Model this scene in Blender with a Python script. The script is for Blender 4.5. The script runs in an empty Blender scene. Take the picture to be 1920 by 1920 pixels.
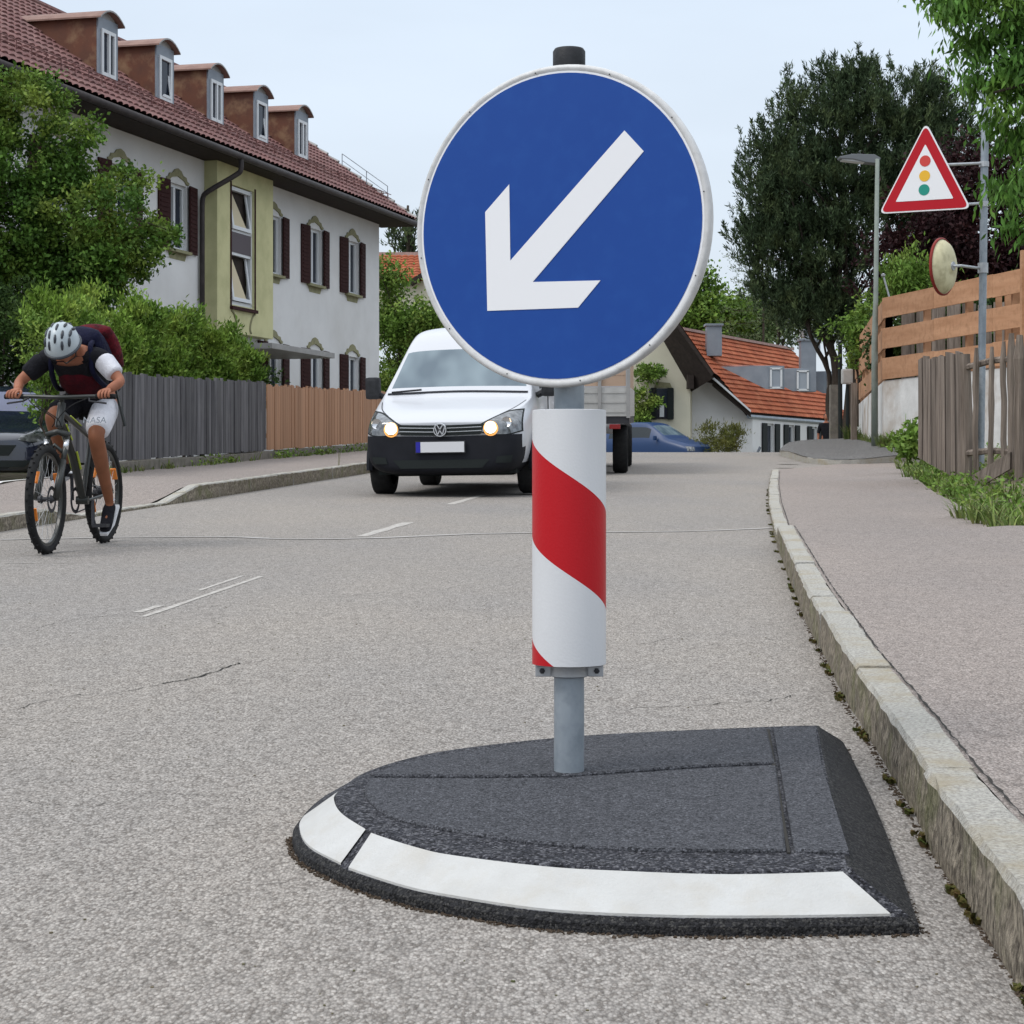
import bpy, bmesh, math, random
import numpy as np
from mathutils import Vector, Matrix, Euler
from mathutils.bvhtree import BVHTree

random.seed(7); RNG = np.random.default_rng(7)
sc = bpy.context.scene
COL = sc.collection
R = math.radians
F = 3600.0; HZ = 890.0; ZC = 0.88        # focal length in photo pixels, horizon row, eye height

# ---------------------------------------------------------------- camera
cam = bpy.data.cameras.new('camera'); cam.sensor_width = 36; cam.lens = 36*F/1920
cam.shift_y = -(960-(1920-HZ))/1920*-1
cam.shift_y = -70/1920
cam.clip_start = 0.05; cam.clip_end = 1500
cam.dof.use_dof = False
co = bpy.data.objects.new('camera', cam); COL.objects.link(co)
co.location = (0, 0, ZC); co.rotation_euler = (R(90), 0, 0)
sc.camera = co

# ---------------------------------------------------------------- sky, sun, exposure
SUN_EL, SUN_AZ = R(50), R(215)           # overcast, brighter from behind left
w = bpy.data.worlds.new('World'); sc.world = w; w.use_nodes = True
nt = w.node_tree; nt.nodes.clear(); N = nt.nodes; L = nt.links
out = N.new('ShaderNodeOutputWorld'); bg = N.new('ShaderNodeBackground')
sky = N.new('ShaderNodeTexSky'); sky.sky_type = 'NISHITA'; sky.sun_disc = False
sky.sun_elevation = SUN_EL; sky.sun_rotation = SUN_AZ; sky.air_density = 1.0; sky.dust_density = 3.0
tc = N.new('ShaderNodeTexCoord'); sep = N.new('ShaderNodeSeparateXYZ')
L.new(tc.outputs['Generated'], sep.inputs[0])
cr = N.new('ShaderNodeValToRGB')          # overcast dome: brighter towards the zenith
cr.color_ramp.elements[0].position = 0.0; cr.color_ramp.elements[0].color = (8.3, 9.1, 9.9, 1)
cr.color_ramp.elements[1].position = 1.0; cr.color_ramp.elements[1].color = (19.6, 20.4, 21.4, 1)
e = cr.color_ramp.elements.new(0.28); e.color = (7.9, 9.1, 10.6, 1)
L.new(sep.outputs['Z'], cr.inputs[0])
no = N.new('ShaderNodeTexNoise'); no.inputs['Scale'].default_value = 2.2; no.inputs['Detail'].default_value = 5
mp = N.new('ShaderNodeMapping'); mp.inputs['Scale'].default_value = (1, 1, 3.5)
L.new(tc.outputs['Generated'], mp.inputs[0]); L.new(mp.outputs[0], no.inputs['Vector'])
mr = N.new('ShaderNodeMapRange'); mr.inputs[1].default_value = .3; mr.inputs[2].default_value = .7
mr.inputs[3].default_value = 0.90; mr.inputs[4].default_value = 1.08
L.new(no.outputs[0], mr.inputs[0])
mul = N.new('ShaderNodeMixRGB'); mul.blend_type = 'MULTIPLY'; mul.inputs[0].default_value = 1
L.new(cr.outputs[0], mul.inputs[1]); L.new(mr.outputs[0], mul.inputs[2])
mix = N.new('ShaderNodeMixRGB'); mix.inputs[0].default_value = 0.88
L.new(sky.outputs[0], mix.inputs[1]); L.new(mul.outputs[0], mix.inputs[2])
L.new(mix.outputs[0], bg.inputs[0]); bg.inputs[1].default_value = 0.10
L.new(bg.outputs[0], out.inputs[0])
sun = bpy.data.lights.new('sun', 'SUN'); sun.energy = 1.5; sun.angle = R(22); sun.color = (1, .96, .9)
so = bpy.data.objects.new('sun', sun); COL.objects.link(so)
sd = Vector((-math.cos(SUN_EL)*.88, -math.cos(SUN_EL)*.47, math.sin(SUN_EL)))
so.rotation_euler = sd.to_track_quat('Z', 'Y').to_euler(); so.location = (-10, -10, 30)
sky.sun_rotation = math.atan2(sd.x, sd.y)
sc.view_settings.view_transform = 'Standard'; sc.view_settings.look = 'None'
sc.view_settings.exposure = 0.0; sc.view_settings.gamma = 1
sc.cycles.max_bounces = 6; sc.cycles.diffuse_bounces = 3; sc.cycles.glossy_bounces = 3
sc.cycles.use_denoising = True

# ---------------------------------------------------------------- coordinates
def gz(Y):
    if Y < 42.5: return .0314*Y
    a, b = .0314, -.0914/20
    if Y < 62.5:
        t = Y-42.5; return .0314*42.5 + a*t + b*t*t/2
    z1 = .0314*42.5 + a*20 + b*200
    if Y < 75: return z1 - .06*(Y-62.5)
    return z1 - .75 - .25*(1-math.exp(-(Y-75)/20))
def W(px, py, Y): return Vector(((px-960)/F*Y, Y, ZC+(HZ-py)/F*Y))
def G(px, py, h=0.0):
    Y = 3600*(ZC-h)/(py-777.0)
    return Vector(((px-960)/F*Y, Y, .0314*Y+h))
def lerp(a, b, t): return a+(b-a)*t
def interp(tab, x):
    if x <= tab[0][0]: return tab[0][1]
    for (a, b), (c, d) in zip(tab, tab[1:]):
        if x <= c: return b+(d-b)*(x-a)/(c-a)
    return tab[-1][1]

# ---------------------------------------------------------------- materials
def nd(nt, t, **kw):
    n = nt.nodes.new(t)
    for k, v in kw.items():
        if k in n.inputs: n.inputs[k].default_value = v
        else: setattr(n, k, v)
    return n
def rgba(c): return (c[0], c[1], c[2], 1)
def pm(name, c1, c2=None, scale=5, rough=.7, bump=0, bscale=None, metal=0, island=0, c3=None, scale3=1.2, f3=.5,
       spec=None, ior=1.5, emis=None, estr=0, detail=4, stretch=None, coat=0, trans=0, bdist=.01):
    m = bpy.data.materials.new(name); m.use_nodes = True
    t = m.node_tree; b = t.nodes['Principled BSDF']; l = t.links
    b.inputs['Roughness'].default_value = rough; b.inputs['Metallic'].default_value = metal
    b.inputs['IOR'].default_value = ior; b.inputs['Specular IOR Level'].default_value = spec if spec is not None else (.5 if rough < .5 else .15); b.inputs['Coat Weight'].default_value = coat
    b.inputs['Base Color'].default_value = rgba(c1)
    if emis: b.inputs['Emission Color'].default_value = rgba(emis); b.inputs['Emission Strength'].default_value = estr
    tx = t.nodes.new('ShaderNodeTexCoord'); vec = tx.outputs['Object']
    if stretch:
        mpn = nd(t, 'ShaderNodeMapping', Scale=stretch); l.new(vec, mpn.inputs[0]); vec = mpn.outputs[0]
    col = None
    if c2 is not None:
        n = nd(t, 'ShaderNodeTexNoise', Scale=scale, Detail=detail, Roughness=.6); l.new(vec, n.inputs['Vector'])
        r = t.nodes.new('ShaderNodeMapRange'); r.inputs[1].default_value = .32; r.inputs[2].default_value = .68
        l.new(n.outputs[0], r.inputs[0])
        mx = nd(t, 'ShaderNodeMixRGB'); mx.inputs[1].default_value = rgba(c1); mx.inputs[2].default_value = rgba(c2)
        l.new(r.outputs[0], mx.inputs[0]); col = mx.outputs[0]
    if c3 is not None:
        n = nd(t, 'ShaderNodeTexNoise', Scale=scale3, Detail=5, Roughness=.6); l.new(tx.outputs['Object'], n.inputs['Vector'])
        r = t.nodes.new('ShaderNodeMapRange'); r.inputs[1].default_value = .48; r.inputs[2].default_value = .68; r.inputs[4].default_value = f3
        l.new(n.outputs[0], r.inputs[0])
        mx = nd(t, 'ShaderNodeMixRGB'); mx.inputs[2].default_value = rgba(c3)
        if col: l.new(col, mx.inputs[1])
        else: mx.inputs[1].default_value = rgba(c1)
        l.new(r.outputs[0], mx.inputs[0]); col = mx.outputs[0]
    if island:
        g = t.nodes.new('ShaderNodeNewGeometry')
        r = t.nodes.new('ShaderNodeMapRange'); r.inputs[3].default_value = 1-island; r.inputs[4].default_value = 1+island
        l.new(g.outputs['Random Per Island'], r.inputs[0])
        mx = nd(t, 'ShaderNodeMixRGB', blend_type='MULTIPLY'); mx.inputs[0].default_value = 1
        if col: l.new(col, mx.inputs[1])
        else: mx.inputs[1].default_value = rgba(c1)
        l.new(r.outputs[0], mx.inputs[2]); col = mx.outputs[0]
    if col: l.new(col, b.inputs['Base Color'])
    if bump:
        n = nd(t, 'ShaderNodeTexNoise', Scale=bscale or scale, Detail=5, Roughness=.65); l.new(vec, n.inputs['Vector'])
        bp = nd(t, 'ShaderNodeBump', Strength=bump, Distance=bdist)
        l.new(n.outputs[0], bp.inputs['Height']); l.new(bp.outputs[0], b.inputs['Normal'])
    return m

def asphalt(name, base, light, dark, patch, cell=150, bump=.6, sy=1):
    """aggregate seen as pale and dark chips in a mid binder, with broad worn patches"""
    m = bpy.data.materials.new(name); m.use_nodes = True
    t = m.node_tree; b = t.nodes['Principled BSDF']; l = t.links; b.inputs['Roughness'].default_value = .85; b.inputs['Specular IOR Level'].default_value = .2
    tx = t.nodes.new('ShaderNodeTexCoord'); mpa = nd(t, 'ShaderNodeMapping', Scale=(1, sy, 1)); l.new(tx.outputs['Object'], mpa.inputs[0]); v = mpa.outputs[0]
    wn = nd(t, 'ShaderNodeTexNoise', Scale=cell*1.3, Detail=2); l.new(v, wn.inputs['Vector'])
    va = nd(t, 'ShaderNodeVectorMath', operation='SCALE'); va.inputs['Scale'].default_value = .006
    l.new(wn.outputs['Color'], va.inputs[0])
    vb = nd(t, 'ShaderNodeVectorMath', operation='ADD'); l.new(v, vb.inputs[0]); l.new(va.outputs[0], vb.inputs[1])
    vo = nd(t, 'ShaderNodeTexVoronoi', Scale=cell); l.new(vb.outputs[0], vo.inputs['Vector'])
    sp = t.nodes.new('ShaderNodeSeparateColor'); l.new(vo.outputs['Color'], sp.inputs[0])
    rp = t.nodes.new('ShaderNodeValToRGB'); els = rp.color_ramp.elements
    els[0].position = 0; els[0].color = rgba(dark); els[1].position = 1; els[1].color = rgba(light)
    for p, c in ((.16, dark), (.3, base), (.62, base), (.78, [ (a+q)/2 for a, q in zip(base, light)])):
        x = els.new(p); x.color = rgba(c)
    l.new(sp.outputs[0], rp.inputs[0])
    # binder between chips
    r0 = t.nodes.new('ShaderNodeMapRange'); r0.inputs[1].default_value = .25; r0.inputs[2].default_value = .75; r0.inputs[3].default_value = 1.1; r0.inputs[4].default_value = .62
    l.new(vo.outputs['Distance'], r0.inputs[0])
    m0 = nd(t, 'ShaderNodeMixRGB', blend_type='MULTIPLY'); m0.inputs[0].default_value = 1
    l.new(rp.outputs[0], m0.inputs[1]); l.new(r0.outputs[0], m0.inputs[2])
    n1 = nd(t, 'ShaderNodeTexNoise', Scale=.55, Detail=6, Roughness=.6); l.new(v, n1.inputs['Vector'])
    r1 = t.nodes.new('ShaderNodeMapRange'); r1.inputs[1].default_value = .35; r1.inputs[2].default_value = .7; r1.inputs[4].default_value = .6
    l.new(n1.outputs[0], r1.inputs[0])
    m1 = nd(t, 'ShaderNodeMixRGB', blend_type='MULTIPLY'); m1.inputs[2].default_value = rgba(patch)
    l.new(m0.outputs[0], m1.inputs[1]); l.new(r1.outputs[0], m1.inputs[0])
    n2 = nd(t, 'ShaderNodeTexNoise', Scale=28, Detail=4, Roughness=.7); l.new(v, n2.inputs['Vector'])
    r2 = t.nodes.new('ShaderNodeMapRange'); r2.inputs[1].default_value = .3; r2.inputs[2].default_value = .7; r2.inputs[3].default_value = .84; r2.inputs[4].default_value = 1.14
    l.new(n2.outputs[0], r2.inputs[0])
    m2 = nd(t, 'ShaderNodeMixRGB', blend_type='MULTIPLY'); m2.inputs[0].default_value = 1
    l.new(m1.outputs[0], m2.inputs[1]); l.new(r2.outputs[0], m2.inputs[2])
    l.new(m2.outputs[0], b.inputs['Base Color'])
    bp = nd(t, 'ShaderNodeBump', Strength=bump, Distance=.004); bp.invert = True
    l.new(vo.outputs['Distance'], bp.inputs['Height']); l.new(bp.outputs[0], b.inputs['Normal'])
    return m

M = {}
M['road'] = asphalt('road_asphalt', (.306, .276, .246), (.410, .375, .337), (.205, .180, .157), (.76, .81, .89), 175, .5, .5)
M['pave'] = asphalt('pavement_asphalt', (.312, .266, .238), (.395, .345, .312), (.22, .184, .162), (.74, .77, .81), 200, .4, .5)
M['pave_dark'] = asphalt('dark_pavement', (.15, .145, .14), (.24, .23, .22), (.07, .07, .07), (.9, .9, .9), 60, .5)
M['granite'] = pm('granite', (.54, .52, .47), (.25, .24, .22), 120, .9, 1.0, 110, c3=(.34, .29, .20), scale3=5, f3=.7)
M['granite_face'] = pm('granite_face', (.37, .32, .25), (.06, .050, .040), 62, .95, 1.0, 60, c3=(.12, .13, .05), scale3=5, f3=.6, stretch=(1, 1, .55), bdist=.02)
M['moss'] = pm('moss', (.06, .09, .02), (.11, .07, .03), 30, .95, .6, 80)
M['dirt'] = pm('dirt', (.045, .032, .022), (.10, .075, .055), 60, .95, .6, 80)
M['paint_worn'] = pm('worn_paint', (.50, .48, .45), (.29, .265, .24), 34, .8, .3, 100, detail=8)
M['seam'] = pm('road_seam', (.42, .40, .38), (.31, .29, .27), 20, .8)
M['crack'] = pm('crack', (.035, .033, .03), None, 1, .95)
M['soil'] = pm('soil', (.20, .165, .125), (.11, .10, .055), 3.5, .95, .6, 30, c3=(.07, .10, .03), scale3=1.6, f3=.7)
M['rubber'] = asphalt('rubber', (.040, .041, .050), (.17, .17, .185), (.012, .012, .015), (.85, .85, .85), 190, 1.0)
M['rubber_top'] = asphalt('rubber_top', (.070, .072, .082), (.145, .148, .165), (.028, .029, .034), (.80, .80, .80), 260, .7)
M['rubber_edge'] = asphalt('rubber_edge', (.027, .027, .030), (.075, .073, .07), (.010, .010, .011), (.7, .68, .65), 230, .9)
M['refl_white'] = pm('reflective_white', (.51, .51, .50), (.45, .445, .43), 9, .5, .3, 160, c3=(.42, .39, .34), scale3=14, f3=.4)
M['sign_white'] = pm('sign_white', (.76, .76, .78), None, 1, .35)
M['sign_blue'] = pm('sign_blue', (.006, .052, .265), (.007, .056, .275), 3, .5, c3=(.02, .10, .36), scale3=22, f3=.15, spec=.25)
M['sign_rim'] = pm('sign_rim', (.60, .60, .60), (.50, .50, .50), 14, .45, .1, 30, c3=(.3, .29, .27), scale3=30, f3=.35)
M['sign_back'] = pm('aluminium_back', (.35, .36, .37), (.28, .29, .3), 10, .4, metal=.7)
M['galv'] = pm('galvanised_steel', (.22, .255, .29), (.34, .375, .41), 9, .48, .15, 40, metal=.35, c3=(.16, .19, .22), scale3=18, f3=.5, stretch=(1, 1, .35))
M['galv_light'] = pm('light_steel', (.45, .46, .47), (.35, .36, .38), 14, .4, metal=.5)
M['black_plastic'] = pm('black_plastic', (.022, .023, .025), (.035, .036, .04), 20, .5, .2, 80)
M['van_plastic'] = pm('bumper_plastic', (.009, .010, .014), (.013, .014, .019), 6, .7, spec=.2)
M['sign_red'] = pm('sign_red', (.42, .004, .014), None, 1, .5, spec=.25)
M['lamp_red'] = pm('symbol_red', (.55, .04, .03), None, 1, .4)
M['lamp_yellow'] = pm('symbol_yellow', (.75, .42, .02), None, 1, .4)
M['lamp_green'] = pm('symbol_green', (.0, .24, .18), None, 1, .4)
M['plaster'] = pm('white_plaster', (.68, .68, .68), (.62, .62, .62), 1.2, .9, .25, 40, c3=(.54, .53, .51), scale3=.5, f3=.5)
M['plaster_cream'] = pm('cream_plaster', (.62, .59, .47), (.56, .53, .42), 1.2, .9, .2, 40)
M['plaster_green'] = pm('yellow_green_plaster', (.56, .54, .31), (.50, .48, .27), 1.5, .9, .2, 40, c3=(.37, .37, .20), scale3=1.5, f3=.4)
M['ornament'] = pm('olive_ornament', (.29, .28, .17), (.21, .20, .12), 9, .9, .3, 30)
M['tile_brown'] = pm('brown_tile', (.20, .095, .088), (.12, .062, .06), 3.0, .7, .2, 40, c3=(.28, .17, .15), scale3=5, f3=.6)
M['tile_orange'] = pm('orange_tile', (.37, .108, .052), (.24, .066, .034), 1.6, .8, .2, 30, island=.0, c3=(.47, .19, .10), scale3=2.2, f3=.5)
M['ridge'] = pm('ridge_tile', (.42, .30, .27), (.3, .2, .18), 6, .8)
M['copper'] = pm('brown_sheet', (.145, .060, .038), (.105, .05, .036), 2.5, .6, .1, 20, c3=(.27, .17, .10), scale3=2.6, f3=.7)
M['sheet_grey'] = pm('grey_sheet', (.36, .35, .34), (.28, .275, .27), 4, .5, metal=.3)
M['sheet_brown'] = pm('brown_sheet_edge', (.27, .17, .14), (.20, .12, .10), 4, .6)
M['zinc'] = pm('zinc', (.20, .225, .26), (.26, .285, .32), 2, .5, metal=.3)
M['gutter'] = pm('gutter', (.045, .04, .04), (.07, .06, .06), 5, .6, metal=.2)
M['soffit'] = pm('dark_wood', (.028, .022, .02), (.045, .035, .03), 8, .8)
M['shutter'] = pm('shutter', (.030, .009, .009), (.04, .013, .012), 8, .8, spec=.2)
M['shutter_dark'] = pm('shutter_dark', (.018, .022, .022), None, 8, .7)
M['frame_white'] = pm('window_frame', (.60, .62, .64), None, 1, .4)
M['glass'] = pm('window_glass', (.012, .018, .032), None, 1, .08, ior=1.45, spec=.35)
M['glass_reflection'] = pm('window_glass_reflection', (.28, .31, .35), None, 1, .15)  # reflection on the panes put into a flat pale colour
M['glass_cream'] = pm('cream_blind', (.55, .48, .33), None, 1, .5)  # plain cream colour
M['panel'] = pm('purple_grey_panel', (.10, .085, .095), None, 1, .6)
M['wood_grey'] = pm('weathered_grey_wood', (.155, .15, .155), (.065, .063, .068), 10, .9, .5, 30, island=.28, stretch=(1, 1, .08), c3=(.14, .135, .135), scale3=3, f3=.4)
M['wood_old'] = pm('old_wood', (.26, .215, .18), (.10, .08, .066), 16, .95, .9, 26, island=.25, stretch=(1, 1, .07), bdist=.03)
M['wood_brown'] = pm('orange_brown_wood', (.41, .235, .145), (.34, .19, .115), 7, .75, .2, 30, island=.12, stretch=(1, 1, .08))
M['wood_plank'] = pm('larch_plank', (.47, .265, .155), (.36, .19, .105), 6, .8, .3, 20, island=.15, stretch=(.12, .12, 1), c3=(.24, .13, .07), scale3=9, f3=.45)
M['plywood'] = pm('plywood', (.47, .34, .25), (.38, .27, .2), 3, .7, stretch=(.3, .3, 2))
M['limewash'] = pm('limewashed_wall', (.66, .66, .65), (.52, .52, .51), 3, .95, .8, 14, c3=(.33, .26, .2), scale3=.9, f3=.9)
M['concrete'] = pm('concrete', (.21, .19, .165), (.13, .12, .105), 9, .95, .5, 30, c3=(.09, .10, .06), scale3=3, f3=.5)
M['tyre'] = pm('tyre', (.014, .014, .015), (.022, .022, .022), 20, .8, .3, 60)
M['rim'] = pm('wheel_rim', (.30, .31, .32), None, 1, .35, metal=.7)
M['steel_dark'] = pm('dark_steel', (.05, .05, .055), None, 1, .5, metal=.5)
M['car_white'] = pm('white_paint', (.50, .51, .54), None, 1, .3, coat=.3)
M['car_blue'] = pm('blue_paint', (.004, .030, .105), None, 1, .4)
M['car_dark'] = pm('dark_paint', (.012, .016, .035), None, 1, .15, coat=1)
M['windscreen'] = pm('windscreen', (.060, .095, .125), (.19, .25, .28), 1.3, .07, ior=1.6, detail=2, stretch=(1.6, 1, .5))  # pale upright reflection streaks are mixed into the glass colour
M['windscreen_sky'] = pm('windscreen_sky', (.20, .21, .29), (.24, .26, .36), 1.5, .07, ior=1.9)  # sky reflection put into the base colour as pale lavender
M['carglass'] = pm('car_glass', (.012, .018, .022), None, 1, .12, ior=1.45)
M['headlight'] = pm('headlight_glass', (.26, .27, .28), (.07, .075, .08), 16, .08, metal=.5, ior=1.8)
M['lamp_on'] = pm('headlamp_lit', (1, .8, .5), None, 1, .4, emis=(1, .86, .60), estr=7)
M['lamp_glow'] = pm('lamp_glow_edge', (1, .5, .15), None, 1, .4, emis=(1, .42, .10), estr=.8)  # warm glow round the headlamp, made as a weakly emitting surface
M['chrome'] = pm('chrome', (.62, .63, .65), None, 1, .2, metal=.9)
M['plate_white'] = pm('plate_white', (.62, .62, .64), None, 1, .5)
M['plate_blue'] = pm('plate_blue', (.03, .03, .30), None, 1, .5)
M['alu'] = pm('aluminium', (.48, .47, .45), (.40, .39, .37), 5, .4, metal=.35)
M['tail_red'] = pm('tail_light', (.2, .005, .006), None, 1, .2)
M['skin'] = pm('skin', (.36, .15, .09), (.25, .098, .058), 9, .55, .15, 60)
M['skin_shaded'] = pm('skin_legs_shaded', (.24, .095, .05), (.19, .075, .04), 12, .5)  # shade on the legs put into a darker skin colour
M['shirt_dark'] = pm('dark_jersey', (.008, .008, .011), (.014, .014, .018), 14, .9, .8, 22, bdist=.02)
M['shirt_red'] = pm('maroon_jersey', (.075, .005, .010), (.03, .004, .008), 14, .9, .8, 22, bdist=.02)
M['shirt_white'] = pm('white_sleeve', (.66, .66, .70), (.55, .55, .6), 10, .9, .6, 22, bdist=.02)
M['navy'] = pm('navy_fabric', (.004, .005, .018), (.008, .009, .032), 14, .8, .8, 18, bdist=.02)
M['pack_red'] = pm('red_fabric', (.13, .006, .014), (.03, .003, .006), 16, .8, .8, 18, bdist=.02)
M['helmet_silver'] = pm('helmet_silver', (.42, .47, .50), (.34, .39, .42), 9, .35)
M['helmet_dark'] = pm('helmet_dark', (.02, .025, .035), None, 1, .4)
M['bike_black'] = pm('bike_black', (.016, .018, .016), None, 1, .35)
M['bike_lime'] = pm('bike_lime', (.42, .50, .05), None, 1, .4)
M['orange'] = pm('orange_reflector', (.75, .22, .03), None, 1, .3)
M['bark'] = pm('bark', (.07, .055, .045), (.035, .028, .022), 14, .95, .8, 20, stretch=(1, 1, .2))
M['mirror_back'] = pm('cream_plastic', (.66, .61, .40), (.55, .50, .32), 4, .5, c3=(.25, .22, .12), scale3=8, f3=.4)
M['mirror_rim'] = pm('faded_red_rim', (.22, .03, .025), None, 1, .5)
M['lamp_grey'] = pm('lamp_grey', (.15, .16, .17), None, 1, .5)
M['pole_green'] = pm('green_grey_pole', (.26, .29, .26), (.20, .23, .205), 5, .6)
M['hose_green'] = pm('green_pipe', (.05, .13, .05), None, 1, .5)
def leafmat(name, a, b, c=None, var=.35, sc3=1.2):
    m = pm(name, a, b, 1.6, .55, island=var, c3=c, scale3=sc3, f3=.8)
    bs = m.node_tree.nodes['Principled BSDF']
    bs.inputs['Subsurface Weight'].default_value = 0
    t = m.node_tree; tr = t.nodes.new('ShaderNodeBsdfTranslucent'); ms = t.nodes.new('ShaderNodeMixShader')
    ms.inputs[0].default_value = .2
    src = bs.inputs['Base Color'].links[0].from_socket
    t.links.new(src, tr.inputs[0]); t.links.new(bs.outputs[0], ms.inputs[1]); t.links.new(tr.outputs[0], ms.inputs[2])
    t.links.new(ms.outputs[0], t.nodes['Material Output'].inputs[0])
    return m
M['leaf_tree'] = leafmat('leaf_fresh', (.105, .20, .032), (.055, .12, .024), (.24, .30, .055), .5, 1.0)
M['leaf_dark'] = leafmat('leaf_dark', (.06, .105, .028), (.035, .07, .02), (.08, .13, .03), .4)
M['leaf_thuja'] = leafmat('leaf_thuja', (.18, .285, .045), (.10, .19, .03), (.29, .37, .07), .5, 2)
M['leaf_pine'] = leafmat('leaf_pine', (.062, .094, .044), (.034, .056, .028), (.125, .16, .065), .55, 1.5)
M['leaf_purple'] = leafmat('leaf_purple', (.035, .012, .014), (.022, .010, .012), (.05, .018, .016), .4)
M['leaf_corner'] = leafmat('leaf_corner', (.10, .21, .035), (.06, .14, .028), (.17, .28, .05), .5, 2)
M['leaf_bush'] = leafmat('leaf_bush', (.15, .25, .045), (.09, .17, .03), (.26, .32, .07), .45, 1.2)
M['leaf_pale'] = leafmat('leaf_pale', (.12, .16, .07), (.085, .125, .055), (.17, .20, .09), .4)
M['leaf_olive'] = leafmat('leaf_olive', (.13, .14, .035), (.10, .11, .03), (.17, .15, .04), .4)
M['grass'] = leafmat('grass_blade', (.14, .21, .045), (.085, .13, .032), (.26, .23, .10), .5, 5)
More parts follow.
